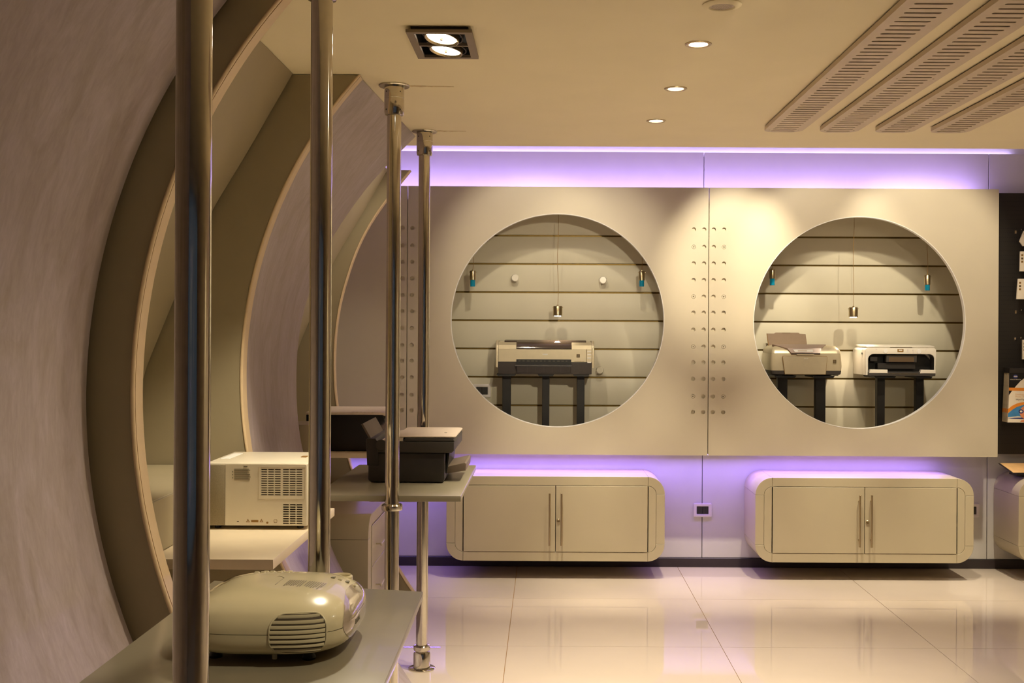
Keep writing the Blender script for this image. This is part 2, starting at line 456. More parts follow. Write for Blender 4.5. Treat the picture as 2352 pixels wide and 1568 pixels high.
def shell(curves, t=0.012):
    """surface through curves [(Y, [(x,z)])] with thickness towards the outside"""
    rows = [[(x, Y, z) for x, z in c] for Y, c in curves]
    back = [[(x - t, Y, z) for x, z in c] for Y, c in curves]
    b = grid(rows); grid(back, b, True)
    grid([rows[0], back[0]], b); grid([rows[-1], back[-1]], b)
    bmesh.ops.remove_doubles(b, verts=b.verts, dist=1e-5)
    bmesh.ops.recalc_face_normals(b, faces=b.faces)
    return b
def lerp(a, b_, t): return [(p[0] + (q[0] - p[0]) * t, p[1]) for p, q in zip(a, b_)]
start = resample(circ(RC, RZ, 1.57, 0, ZC), ZS)
wl = group_root('wall_vault', (-1.2, 3.5, 0))
build('plaster_vault', shell([(-1.0, start), (0.8, start)] + [(0.8 + 1.98 * k / 8, lerp(start, c1_end, k / 8 * 0.9)) for k in range(1, 9)] + [(2.82, [(x - 0.004, z) for x, z in lerp(start, c1_end, 0.93)]), (2.855, [(x - 0.012, z) for x, z in lerp(start, c1_end, 0.96)]), (2.885, [(x - 0.012, z) for x, z in c1_end])]), M_plaster, wl, 60)
build('plaster_vault', shell([(4.016 + 1.184 * k / 8, lerp(ring_in, c2_end, k / 8)) for k in range(9)]), M_plaster, wl, 60)
build('niche_lining', shell([(2.99 + 0.94 * k / 4, niche) for k in range(5)]), M_olive, wl, 60)
build('niche_lining', shell([(5.215 + 1.07 * k / 4, niche) for k in range(5)]), M_olive, wl, 60)

def ring(name, inner, Y, wid, depth, label_trim=True):
    r = group_root(name, (-1.1, Y, 0))
    outer = [(x - wid - 0.05 * (1 - abs(z - 1.3) / 1.3), z) for x, z in inner]
    inn = [(x - 0.003, z) for x, z in inner]
    build('face', prism(inn + outer[::-1], 'Y', Y, Y + 0.03), M_olive, r, 50)
    def band(n, y0, y1, proud, m):
        a = [(x + proud, z) for x, z in inner]; c = [(x - 0.0025, z) for x, z in inner]
        rows = [[(x, y0, z) for x, z in c], [(x, y0, z) for x, z in a], [(x, y1, z) for x, z in a], [(x, y1, z) for x, z in c]]
        b = grid(rows); bmesh.ops.recalc_face_normals(b, faces=b.faces); build(n, b, m, r, 40)
    prof = ((-0.0025, -0.001), (0.000, -0.003), (0.003, -0.002), (0.006, 0.002), (0.0068, 0.006), (0.006, 0.010), (0.003, 0.0125), (-0.0025, 0.013))
    b = grid([[(x + dx, Y + dy, z) for x, z in inner] for dx, dy in prof]); bmesh.ops.recalc_face_normals(b, faces=b.faces)
    build('edge_strip', b, M_trim, r, 70)
    band('gold_inlay', Y + 0.013, Y + 0.022, 0.000, M_gold)
    band('edge_band', Y + 0.022, Y + depth, 0.003, M_trim)
    return r
ring('trim_1', ring_in, 2.906, 0.36, 0.075)
ring('trim_2', ring_in, 3.945, 0.40, 0.068)
ring('trim_3', ring3_in, 6.30, 0.40, 0.060)

# ------------------------------------------------------------------ display panels with round openings
CIR = [(0.069, 1.578, 0.665), (1.947, 1.574, 0.661)]
PZ0, PZ1 = 0.744, 2.409
seams = (-0.867, 1.008)
rows_z = [W(1629, y, YP)[1] for y in (527, 567, 605, 643, 681, 718, 757, 796, 832, 870, 910, 946)]
def panel(x0, x1, cir, label):
    t = thing('showcase_facade', label, 'panel', ((x0 + x1) / 2, YP, PZ0), group='tall champagne wall panels')
    ho = [circle(cir[0], cir[1], cir[2], 128)] if cir else []
    cols = []
    for s in seams:
        for dx in (-0.094, -0.030, 0.030, 0.094):
            if x0 < s + dx < x1: cols.append((s + dx, abs(dx) > 0.05))
    small, sleeves = [], []
    for cx_, outer in cols:
        for k, z in enumerate(rows_z):
            small.append(circle(cx_, z, 0.0130, 16))
            if outer and k in (1, 4, 7, 10): sleeves.append((cx_, z))
    out = [(x0 + .0025, PZ0), (x1 - .0025, PZ0), (x1 - .0025, PZ1), (x0 + .0025, PZ1)]
    build('front_sheet', plate(out, ho + small, 0.012, 'Y', YP), M_panel, t, 30)
    build('back_board', plate(out, ho, 0.022, 'Y', YP + 0.0125), M_panel, t, 30)
    if cir:
        c = cir
        ringp = [(c[2] - 0.0001, -0.001), (c[2] - 0.0001, 0.0352), (c[2] - 0.004, 0.0352), (c[2] - 0.004, -0.001)]
        build('rim', lathe(ringp, (c[0], YP, c[1]), 'Y', 128, closed=True), M_white, t, 40)
    me = None
    for x, z in sleeves:
        if me is None:
            o = build('screw_sleeve', lathe([(0.0025, 0.006), (0.0045, 0.0), (0.011, 0.0), (0.012, 0.003), (0.012, 0.0115), (0.0025, 0.0115)], (x, YP + 0.0005, z), 'Y', 16), M_panel, t, 40)
            o.data.transform(Matrix.Translation(-(Vector((x, YP, z)) - ORI[t.name]))); me = o.data
            o.location = Vector((x, YP, z)) - ORI[t.name]
        else:
            o = bpy.data.objects.new('screw_sleeve', me); COL.objects.link(o); o.parent = t; o.location = Vector((x, YP, z)) - ORI[t.name]
    return t
panel(XL + 0.01, seams[0], None, 'plain champagne wall panel without an opening, beyond the last arch')
panel(seams[0], seams[1], CIR[0], 'champagne wall panel whose round opening shows one wide printer')
panel(seams[1], 2.813, CIR[1], 'champagne wall panel whose round opening shows two printers')

# black pegboard
tag(build('pegboard', box(2.817, 3.9, 7.196, 7.214, 0.745, 2.405, 0.001, 1), M_pegboard), 'black perforated pegboard hung with small packs', 'pegboard')

# ------------------------------------------------------------------ cabinets
def cabinet(label, loc, rz=0.0, L=1.33, H=0.515, D=0.385, drawers=False, stand=0.112, group=None):
    t = thing('wall_cabinet' if not drawers else 'drawer_cabinet', label, 'cabinet', (loc[0], loc[1], stand), rz, group)
    R, g, fr = 0.105, 0.0008, 0.102     # corner radius, joint, frame width at the ends
    zt, zb = 0.054, 0.054               # rails above and below the doors
    ins = 0.052                         # distance of the end inlay from the outside
    x0, x1 = 0.0, L
    def B(n, bm, m=M_cab, p=t, sm=35): return build(n, bm, m, p, sm, world=False)
    yf, yb = -D, 0.0
    B('top_rail', prism([(fr + g, H - zt), (L - fr - g, H - zt), (L - fr - g, H), (fr + g, H)], 'Y', yf, yb, 0.0012, 1))
    B('bottom_rail', prism([(fr + g, 0), (L - fr - g, 0), (L - fr - g, zb), (fr + g, zb)], 'Y', yf, yb, 0.0012, 1))
    ri = 0.052
    def corner(mx, mz):
        o_ = arc(R, H - R, R, 180, 90, 12)
        o_ = [(0, H - R)] + o_[1:-1] + [(R - 0.003, H)] if fr > R else [(0, H - R)] + o_[1:-1] + [(R, H)]
        pts = [(u, v) for u, v in arc(R, H - R, R, 180, 92, 12)] + [(fr - g, H - 0.0002), (fr - g, H - zt)] + arc(ins + ri, H - zt - ri, ri, 90, 180, 8) + [(ins, H - R - 0.0)]
        pts = [(min(u, fr - g), v) for u, v in pts]
        pts = [(L - u if mx else u, H - v if mz else v) for u, v in pts]
        return prism(pts, 'Y', yf, yb, 0.0012, 1)
    for mx in (0, 1):
        for mz in (0, 1): B('corner_piece', corner(mx, mz))
        xs = (0, ins - 0.0) if not mx else (L - ins, L)
        B('side_panel', prism([(xs[0], R + g * 2), (xs[1], R + g * 2), (xs[1], H - R - g * 2), (xs[0], H - R - g * 2)], 'Y', yf, yb, 0.0012, 1))
        a = arc(ins + ri, H - zt - ri, ri - 2 * g, 90, 180, 8) + arc(ins + ri, zb + ri, ri - 2 * g, 180, 270, 8)
        a = [(fr - g * 2, H - zt - 2 * g)] + a + [(fr - g * 2, zb + 2 * g)]
        a = [(L - u, v) for u, v in a] if mx else a
        B('end_inlay', prism(a, 'Y', yf + 0.0005, yf + 0.03, 0.0012, 1))
    B('back_panel', box(0.06, L - 0.06, -0.02, -0.002, 0.06, H - 0.06))
    d0, d1 = fr + 0.003, L - fr - 0.003
    if not drawers:
        mid = (d0 + d1) / 2
        for k, (a, b_) in enumerate(((d0, mid - 0.002), (mid + 0.002, d1))):
            dr = B('door', box(a, b_, yf - 0.002, yf + 0.018, zb + 0.003, H - zt - 0.003, 0.001, 1))
            hx = mid - 0.036 if k == 0 else mid + 0.036
            hb = cyl((hx, yf - 0.030, zb + 0.045), 0.0058, H - zt - zb - 0.09, 'Z', 14, 0.001)
            for hz in (zb + 0.085, H - zt - 0.085): cyl((hx, yf - 0.030, hz), 0.004, 0.0285, 'Y', 10, bm=hb)
            B('handle', hb, M_steel, dr)
            if k == 1:
                lk = lathe([(0, -0.004), (0.004, -0.004), (0.009, -0.006), (0.011, -0.004), (0.011, 0)], (mid + 0.0175, yf - 0.0021, (zb + H - zt) / 2 - 0.01), 'Y', 20)
                box(mid + 0.0168, mid + 0.0182, yf - 0.009, yf - 0.006, (zb + H - zt) / 2 - 0.014, (zb + H - zt) / 2 - 0.006, bm=lk)
                B('lock', lk, M_steel, dr)
    else:
        n = 2; hh = (H - zt - zb - 0.006) / n
        for k in range(n):
            z0_ = zb + 0.003 + k * hh
            dr = B('drawer', box(d0, d1, yf - 0.002, yf + 0.018, z0_ + 0.0015, z0_ + hh - 0.0015, 0.001, 1))
            hb = box(d0 + 0.10, d1 - 0.10, yf - 0.036, yf - 0.028, z0_ + hh * 0.42, z0_ + hh * 0.42 + 0.012, 0.002, 1)
            for hx in (d0 + 0.13, d1 - 0.13): box(hx - 0.005, hx + 0.005, yf - 0.029, yf - 0.0022, z0_ + hh * 0.42 + 0.002, z0_ + hh * 0.42 + 0.010, bm=hb)
            B('handle', hb, M_cab, dr)
    return t
yc = YW - 0.0015
cabinet('floating two-door cabinet below the round opening with the single printer', (-0.603, yc), group='floating two-door cabinets')
cabinet('floating two-door cabinet below the round opening with two printers', (1.279, yc), group='floating two-door cabinets')
cabinet('floating cabinet below the black pegboard, cut by the picture edge', (2.882, yc), L=1.30, group='floating two-door cabinets')
cabinet('low drawer cabinet under the niche shelf, behind the chrome poles', (-1.223, 5.36), PI / 2, L=0.92, drawers=True)

# ------------------------------------------------------------------ shelves and niche boxes
def notch(cx_, cy_, r, y_edge, far):
    # semicircular bite for a pole, in the order of the outline
    dx = math.sqrt(max(0, r * r - (y_edge - cy_) ** 2)); a0 = math.degrees(math.atan2(y_edge - cy_, -dx)); a1 = math.degrees(math.atan2(y_edge - cy_, dx))
    if not far: return arc(cx_, cy_, r, a0 if a0 > 0 else 180 , a1 if a1 > 0 else 0, 10)
    return arc(cx_, cy_, r, a1 if a1 <= 0 else 0, -180 if a0 > 0 or abs(a0) == 180 else a0, 10)
PX1, PX2, PX3, PX4 = [(W(p, 300, y)[0] + W(q, 1300, y)[0]) / 2 for p, q, y in ((443, 442, 1.655), (735.5, 735.5, 2.68), (903, 902, 4.12), (974, 971.5, 5.07))]
NR = 0.0266
def quad_shelf(pts, z, t, m, label, bev=0.002):
    return tag(build('shelf', prism(pts, 'Z', z - t, z, bev, 2), m), label, 'shelf')
ZSH = 0.910
quad_shelf([(-0.80, 1.66)] + notch(PX1, 1.655, NR, 1.66, False) + [(-0.272, 1.66), (-0.284, 2.632)] + notch(PX2, 2.68, NR, 2.68, True) + [(-0.80, 2.735)], ZSH, 0.020, M_greyshelf, 'glossy grey shelf on the poles carrying the rounded projector')
quad_shelf([(-0.845, 4.13)] + notch(PX3, 4.12, NR, 4.13, False) + [(-0.309, 4.13), (-0.312, 5.07)] + notch(PX4, 5.07, NR, 5.07, True) + [(-0.835, 5.07)], 0.912, 0.022, M_greyshelf, 'glossy grey shelf on the poles carrying the dark grey printer')
quad_shelf([(-1.42, 3.05), (-0.733, 3.05), (-0.733, 3.935), (-1.42, 3.935)], 0.897, 0.028, M_shelf, 'pale shelf in the arch niche carrying the white box projector')
SD = W(800, 1040, 5.45)[1]
quad_shelf([(-1.42, 5.45), (-0.70, 5.45), (-0.70, 6.24), (-1.42, 6.24)], SD, 0.025, M_shelf, 'pale shelf in the far niche carrying the black printer')
def niche_box(y0, y1, z0, z1, label):
    t = thing('storage_box', label, 'box', (-1.25, (y0 + y1) / 2, z0), group='storage boxes in the arch niches')
    build('carcass', box(-1.40, -1.075, y0, y1, z0, z1, 0.002, 1), M_olive, t)
    build('front_panel', box(-1.0745, -1.065, y0 + 0.012, y1, z0 + 0.001, z1 - 0.0005, 0.001, 1), M_olive, t)
    build('pull', box(-1.0745, -1.068, y0 + 0.001, y0 + 0.010, z0 + 0.03, z1 - 0.03), M_gold, t)
niche_box(3.06, 3.925, 0.8985, 1.045, 'low pale storage box beside the white projector')
niche_box(5.22, 5.44, SD - 0.02, 1.075, 'pale storage box behind the second pole, beside the black printer')

# ------------------------------------------------------------------ chrome poles
def pole(px_top, px_bot, Y, label, shelf_z, straps=True):
    x = (W(px_top, 300, Y)[0] + W(px_bot, 1300, Y)[0]) / 2
    t = thing('chrome_pole', label, 'pole', (x, Y, 0), group='chrome poles')
    r = 0.0258
    build('tube', cyl((x, Y, 0.03), r, ZC - 0.06, 'Z', 48), M_chrome, t, 50)
    def sock(z, s):
        return lathe([(r + 0.0005, 0.0), (0.036, 0.0), (0.036, s * 0.040), (0.0352, s * 0.041), (0.036, s * 0.042), (0.036, s * 0.092), (0.033, s * 0.102), (r + 0.0005, s * 0.104)], (x, Y, z), 'Z', 40)
    build('ceiling_flange', lathe([(r + .001, -0.0005), (0.056, -0.0005), (0.057, -0.003), (0.054, -0.006), (r + .001, -0.007)], (x, Y, ZC), 'Z', 40), M_chrome, t)
    sk = build('ceiling_socket', sock(ZC - 0.0072, -1), M_chrome, t, 30)
    for a in (-0.75, 0.75):
        for zz in (0.02, 0.085):
            build('grub_screw', cyl((x + 0.0355 * math.sin(a), Y - 0.0355 * math.cos(a) - 0.001, ZC - 0.0072 - zz), 0.003, 0.003, 'Y', 8), M_black, sk)
    build('floor_flange', lathe([(r + .001, 0.0005), (0.060, 0.0005), (0.060, 0.004), (0.055, 0.007), (r + .001, 0.008)], (x, Y, 0), 'Z', 40), M_chrome, t)
    build('floor_socket', lathe([(r + 0.0005, 0), (0.038, 0), (0.038, 0.060), (0.034, 0.070), (r + .0005, 0.071)], (x, Y, 0.0082), 'Z', 40), M_chrome, t)
    def strap(z):
        b = lathe([(r + 0.0005, 0), (0.037, 0), (0.038, 0.003), (0.038, 0.017), (0.034, 0.022), (r + .0005, 0.023)], (x, Y, z), 'Z', 36)
        return b
    if straps:
        b = strap(0.085)
        build('loose_collar', b, M_chrome, t)
        build('strap', prism(rrect(x - 0.085, x + 0.085, Y - 0.010, Y + 0.010, 0.0095, 6), 'Z', 0.094, 0.0965), M_chrome, t)
    if shelf_z:
        build('shelf_collar', strap(shelf_z - 0.028), M_chrome, t)
        build('bracket', prism(rrect(x - 0.09, x + 0.09, Y + 0.030, Y + 0.050, 0.0095, 6), 'Z', shelf_z - 0.0040, shelf_z - 0.0008), M_chrome, t)
    return t
pole(443, 442, 1.655, 'nearest and thickest-looking chrome pole, cutting across the rounded projector', 0)
pole(735.5, 735.5, 2.68, 'chrome pole rising behind the rounded projector, beside the white box projector', 0)
pole(903, 902, 4.12, 'chrome pole at the front edge of the shelf with the dark grey printer', 0.89, False)
pole(974, 971.5, 5.07, 'farthest chrome pole, its foot showing on the tiled floor', 0, True)

# ------------------------------------------------------------------ rounded projector
PC = Vector((-0.514, 2.195, 0.0)); PA, PB, N2, N1 = 0.158, 0.172, 3.5, 3.2
PZb, PZt, PZm = 0.919, 1.034, 0.972
N1T, N1B = 2.5, 3.6
def n1(z): return N1T if z >= PZm else N1B
def sq_pt(th, ph, k=1.0):
    N1 = N1T if th >= 0 else N1B
    def pw(v, e): return math.copysign(abs(v) ** e, v)
    ct = abs(math.cos(th)) ** (2 / N1)
    x = PA * k * ct * pw(math.cos(ph), 2 / N2); y = PB * k * ct * pw(math.sin(ph), 2 / N2)
    h = (PZt - PZm) if th >= 0 else (PZm - PZb)
    taper = 1.0 if th >= 0 else 1.0
    z = PZm + h * k * pw(math.sin(th), 2 / N1)
    return Vector((PC.x + x * taper, PC.y + y * taper, z))
def sq_front(x, z):
    h = (PZt - PZm) if z >= PZm else (PZm - PZb)
    N1 = n1(z)
    ct = max(0.0, 1 - abs((z - PZm) / h) ** N1)
    v = ct ** (N2 / N1) - abs((x - PC.x) / PA) ** N2
    return PC.y - PB * max(0.0, v) ** (1 / N2)
def sq_top(x, y):
    N1 = N1T
    v = 1 - (abs((x - PC.x) / PA) ** N2 + abs((y - PC.y) / PB) ** N2) ** (N1 / N2)
    return PZm + (PZt - PZm) * max(0.0, v) ** (1 / N1)
def sq_right(y, z):
    h = (PZt - PZm) if z >= PZm else (PZm - PZb)
    N1 = n1(z)
    ct = max(0.0, 1 - abs((z - PZm) / h) ** N1)
    v = ct ** (N2 / N1) - abs((y - PC.y) / PB) ** N2
    return PC.x + PA * max(0.0, v) ** (1 / N2)
t = thing('projector', 'rounded pearl beige projector with louvred vent on the glossy grey shelf', 'projector', (PC.x, PC.y, ZSH))
NP = 96
def shell_sq(t0, t1, n, k=1.0):
    rows = [[sq_pt(math.copysign(min(PI / 2, 0.0006 + PI / 2 * (i / n) ** 1.7), t1), 2 * PI * j / NP, k) for j in range(NP + 1)] for i in range(n + 1)]
    b = grid(rows); bmesh.ops.remove_doubles(b, verts=b.verts, dist=1e-5); bmesh.ops.recalc_face_normals(b, faces=b.faces); return b
build('upper_shell', shell_sq(0, 1, 30), M_pearl, t, 60)
build('lower_shell', shell_sq(0, -1, 26), M_pearl, t, 60)
build('seam', grid([[(PC.x + 0.992 * (p.x - PC.x), PC.y + 0.992 * (p.y - PC.y), PZm + dz) for p in [sq_pt(0.0, 2 * PI * j / NP) for j in range(NP + 1)]] for dz in (-0.002, 0.002)]), M_ink, t, 60)
# exhaust vent
vx0, vx1, vz0, vz1 = W(620, 1455, 2.03)[0], W(746, 1455, 2.03)[0], 0.936, 1.006
op = rrect(vx0, vx1, vz0, vz1, 0.026, 8)
def on_front(p, off): return (p[0], sq_front(p[0], min(max(p[1], PZb + .002), PZt - .004)) - off, p[1])
fr = tube([on_front(p, 0.0008) for p in op] + [on_front(op[0], 0.0008)], 0.0018, 8)
vent = build('vent', fr, M_pearl, t, 60)
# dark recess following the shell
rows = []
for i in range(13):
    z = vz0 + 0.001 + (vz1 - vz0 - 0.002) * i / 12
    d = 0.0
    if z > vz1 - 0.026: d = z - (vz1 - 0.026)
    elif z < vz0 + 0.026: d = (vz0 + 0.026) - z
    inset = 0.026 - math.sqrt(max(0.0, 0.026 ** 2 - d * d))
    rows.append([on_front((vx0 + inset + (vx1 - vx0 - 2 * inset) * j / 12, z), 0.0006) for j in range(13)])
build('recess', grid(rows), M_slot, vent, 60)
for i in range(8):
    z = vz1 - 0.0045 - 0.0083 * i
    zc_ = z
    d = 0.0
    if zc_ > vz1 - 0.026: d = zc_ - (vz1 - 0.026)
    elif zc_ < vz0 + 0.026: d = (vz0 + 0.026) - zc_
    inset = 0.026 - math.sqrt(max(0.0, 0.026 ** 2 - d * d)) + 0.0015
    rows = [[], [], [], []]
    for j in range(13):
        x = vx0 + inset + (vx1 - vx0 - 2 * inset) * j / 12
        y = sq_front(x, zc_)
        for r_, (dy, dz) in zip(rows, ((0.0007, 0.0030), (0.0030, -0.0022), (0.0022, -0.0034), (0.0004, -0.0026))): r_.append((x, y - dy, zc_ + dz))
    b = grid(rows); bmesh.ops.recalc_face_normals(b, faces=b.faces)
    build('louvre', b, M_pearl, vent, 60)
# lens cover at the end, glossy
def end_patch(y0, y1, z0, z1, off):
    rows = []
    for i in range(15):
        a = -1 + 2 * i / 14
        rows.append([])
        for j in range(15):
            c = -1 + 2 * j / 14
            u = a * math.sqrt(1 - 0.45 * c * c); v = c * math.sqrt(1 - 0.45 * a * a)
            y = (y0 + y1) / 2 + u * (y1 - y0) / 2 * 1.30; z = (z0 + z1) / 2 + v * (z1 - z0) / 2 * 1.30
            rows[-1].append((sq_right(y, z) + off, y, z))
    b = grid(rows); bmesh.ops.recalc_face_normals(b, faces=b.faces)
    return b
M_lens = mat('lens_cover', (176, 160, 140), 0.08, 0.2, 0.02, 20, coat=1.0)
lc = build('lens_cover', end_patch(2.105, 2.305, 0.944, 1.006, 0.0008), M_lens, t, 60)
bt = text_mesh('EPSON', 0.013); bt.transform(Matrix.Translation((PC.x + PA + 0.0012, 2.15, 0.968)) @ Matrix.Rotation(PI / 2, 4, 'Z') @ Matrix.Rotation(PI / 2, 4, 'X'))
for v in bt.verts: v.co.x = sq_right(v.co.y, v.co.z) + 0.0014 + (v.co.x - (PC.x + PA + 0.0012))
build('lettering', bt, M_inkg, lc, 0)
# printing, buttons and lid line on the top
def on_top(pts, off=0.0004): return [(x, y, sq_top(x, y) + off) for x, y in pts]
def top_strip(xa, ya, xb, yb, w, n=8):
    d = Vector((xb - xa, yb - ya)); L_ = d.length; d /= L_; nrm = Vector((-d.y, d.x)) * w / 2
    rows = [[], []]
    for i in range(n + 1):
        x, y = xa + (xb - xa) * i / n, ya + (yb - ya) * i / n
        for r_, s in zip(rows, (1, -1)): r_.append((x + nrm.x * s, y + nrm.y * s, sq_top(x + nrm.x * s, y + nrm.y * s) + 0.0005))
    b = grid(rows); bmesh.ops.recalc_face_normals(b, faces=b.faces); return b
pr = None
for blk, x_off in ((0, -0.495), (1, -0.457)):
    for k in range(8):
        x = x_off + 0.0043 * k
        L_ = random.uniform(0.034, 0.052)
        s = top_strip(x + 0.004, 2.188, x, 2.188 - L_, 0.0022)
        pr = join(pr, s) if pr else s
build('printed_notice', pr, M_ink, t, 0)
lid = [(-0.635, 2.130), (-0.630, 2.205), (-0.620, 2.222), (-0.520, 2.222), (-0.508, 2.205), (-0.512, 2.150)]
build('lid_line', tube([(x, y, sq_top(x, y)) for x, y in lid], 0.0007, 6), M_ink, t)
bt = text_mesh('EPSON', 0.017); bt.transform(Matrix.Translation((-0.630, 2.262, 0)) @ Matrix.Rotation(PI / 2, 4, 'Z'))
for v in bt.verts: v.co.z = sq_top(v.co.x, v.co.y) + 0.0008 + v.co.z
build('lettering', bt, M_ink, t, 0)
for bx_, by_ in ((-0.582, 2.285), (-0.566, 2.272), (-0.566, 2.298), (-0.550, 2.285), (-0.532, 2.296), (-0.532, 2.272), (-0.517, 2.296), (-0.517, 2.272)):
    z = sq_top(bx_, by_)
    build('button', box(bx_ - .005, bx_ + .005, by_ - .004, by_ + .004, z - 0.001, z + 0.0018, 0.0012, 1), M_pearl, t)
    build('button_mark', box(bx_ - .004, bx_ + .004, by_ - .0075, by_ - .0055, z + 0.0001, z + 0.0008), M_ink, t)
zr = lathe([(0.018, 0), (0.024, 0), (0.024, 0.006), (0.021, 0.009), (0.018, 0.006)], (-0.415, 2.300, sq_top(-0.415, 2.300) - 0.008), 'Z', 32, closed=True)
build('zoom_ring', zr, M_pearl, t)
for k in range(4):
    x = -0.420 + 0.014 * k
    build('focus_tab', box(x - .004, x + .004, 2.238, 2.250, sq_top(x, 2.244) - 0.001, sq_top(x, 2.244) + 0.0025, 0.001, 1), M_pearl if k % 2 else M_inkg, t)
for fx, fy in ((-0.435, 2.09), (-0.61, 2.10), (-0.435, 2.30), (-0.61, 2.30)):
    build('foot', lathe([(0, 0), (0.012, 0), (0.013, 0.004), (0.010, 0.010), (0.010, 0.022), (0, 0.022)], (fx, fy, ZSH + 0.0003), 'Z', 18), M_black, t)
build('support_pin', cyl((-0.495, 2.075, ZSH + 0.004), 0.005, 0.014, 'Z', 12, 0.001), M_pearl, t)

# ------------------------------------------------------------------ white box projector
ZC2 = 0.897
bx0, bx1, by0, by1 = -1.052, -0.735, 3.50, 3.82
bz0, bz1 = W(600, 1208, by0)[1], W(600, 1063, by0)[1]
t = thing('projector', 'white boxy projector with slotted vents on the pale niche shelf', 'projector', ((bx0 + bx1) / 2, (by0 + by1) / 2, ZC2))
build('body', box(bx0, bx1, by0 + 0.004, by1, bz0, bz1, 0.006, 3), M_cream, t)
sw = 0.062
holes = []
gx0, gx1, gz0, gz1 = -0.895 + 0.0, -0.752, bz0 + 0.100, bz1 - 0.016
def slots(x0, ncol, w, gap, rows_, z_top, dz, h, mid=0):
    out = []
    for c in range(ncol):
        xx = x0 + c * (w + gap) + (mid if c >= ncol / 2 and mid else 0)
        for r_ in range(rows_):
            z = z_top - r_ * dz
            out.append(rrect(xx, xx + w, z - h, z, h * 0.45, 3))
    return out
s1 = slots(W(600, 1077, by0)[0], 6, W(614, 1, by0)[0] - W(600.3, 1, by0)[0], 0.0024, 12, W(600, 1077, by0)[1], 0.00705, 0.0032, 0.0045)
s2 = slots(W(650, 1157, by0)[0], 3, W(614, 1, by0)[0] - W(600.3, 1, by0)[0], 0.0024, 9, W(600, 1157, by0)[1], 0.0072, 0.0042)
build('vent_face', plate(rrect(bx0 + sw, bx1 - 0.004, bz0 + 0.002, bz1 - 0.004, 0.004, 3), s1 + s2, 0.0038, 'Y', by0), M_cream, t, 30)
build('vent_backing', box(bx0 + sw + .01, bx1 - .012, by0 + 0.0039, by0 + 0.0044, bz0 + .008, bz1 - .010), M_slot, t)
build('grey_cover', box(bx0 + 0.002, bx0 + sw - 0.0012, by0 - 0.0005, by0 + 0.0038, bz0 + 0.002, bz1 - 0.006, 0.002, 2), mat('grey_mesh_cover', (150, 138, 112), 0.6, 0, 0.12, 400), t)
fx0, fz1_ = W(594, 1073, by0); fx1, fz0_ = W(700, 1146, by0)
b = None
for (a, c, d, e) in ((fx0, fx1, fz1_, fz1_ + .0008), (fx0, fx1, fz0_, fz0_ + .0008), (fx0, fx0 + .0008, fz0_, fz1_), (fx1, fx1 + .0008, fz0_, fz1_)):
    b = box(a, c, by0 - 0.0006, by0, d, e, bm=b)
build('filter_frame', b, M_card, t)
b = None
for k in range(12):
    x_, z_ = W(538, 1077.5 + k * 2.25, by0)
    b = box(x_, x_ + 0.052 * random.uniform(0.78, 1.0), by0 - 0.0004, by0 - 0.00005, z_, z_ + 0.0018, bm=b)
for k in range(3):
    x_, z_ = W(533, 1084 + 7 * k, by0); b = prism([(x_, z_), (x_ + .004, z_), (x_ + .002, z_ + .0045)], 'Y', by0 - .0004, by0 - .00005, bm=b)
x_, z_ = W(560, 1072, by0); box(x_, x_ + .011, by0 - .0004, by0 - .00005, z_, z_ + .003, bm=b)
build('printed_notice', b, M_inkg, t, 0)
for px_ in (565, 596):
    x_, z_ = W(px_, 1199, by0); b = plate([(x_, z_), (x_ + .012, z_), (x_ + .006, z_ + .011)], [[(x_ + .003, z_ + .0017), (x_ + .009, z_ + .0017), (x_ + .006, z_ + .0073)]], 0.0004, 'Y', by0 - .0005)
    tri = build('warning_triangle', b, M_gold, t, 0)
    build('warning_stroke', box(x_ + .0055, x_ + .0065, by0 - .0007, by0 - .0002, z_ + .003, z_ + .006), M_gold, tri)
x_, z_ = W(577, 1199, by0); build('caution_label', box(x_, x_ + .022, by0 - .0004, by0 - .00005, z_, z_ + .007), M_gold, t)
x_, z_ = W(629, 1200, by0); build('class_mark', plate(rrect(x_, x_ + .010, z_, z_ + .010, .002, 3), [rrect(x_ + .001, x_ + .009, z_ + .001, z_ + .009, .0015, 3)], 0.0004, 'Y', by0 - .0005), M_gold, t, 0)
x_, z_ = W(546.5, 1197, by0); build('lock_slot', box(x_ - .003, x_ + .003, by0 - .0005, by0 - .0001, z_ - .0012, z_ + .0012), M_black, t)
x_, z_ = W(614, 1200, by0); build('screw', cyl((x_, by0 - .001, z_), 0.0032, .001, 'Y', 14), M_gold, t)
x_ = W(690, 1044, 3.6)[0]
build('latch', box(x_ - 0.012, x_ + 0.006, 3.66, 3.69, bz1, bz1 + 0.002, 0.0008, 1), M_gold, t)
build('keypad', box(-1.035, -1.005, 3.60, 3.76, bz1, bz1 + 0.0015, 0.0006, 1), M_white, t)
for fx_ in (bx0 + 0.03, bx1 - 0.03):
    for fy_ in (by0 + 0.035, by1 - 0.03):
        build('foot', cyl((fx_, fy_, ZC2 + 0.0003), 0.010, bz0 - ZC2 - 0.0003, 'Z', 16, 0.001), M_black, t)

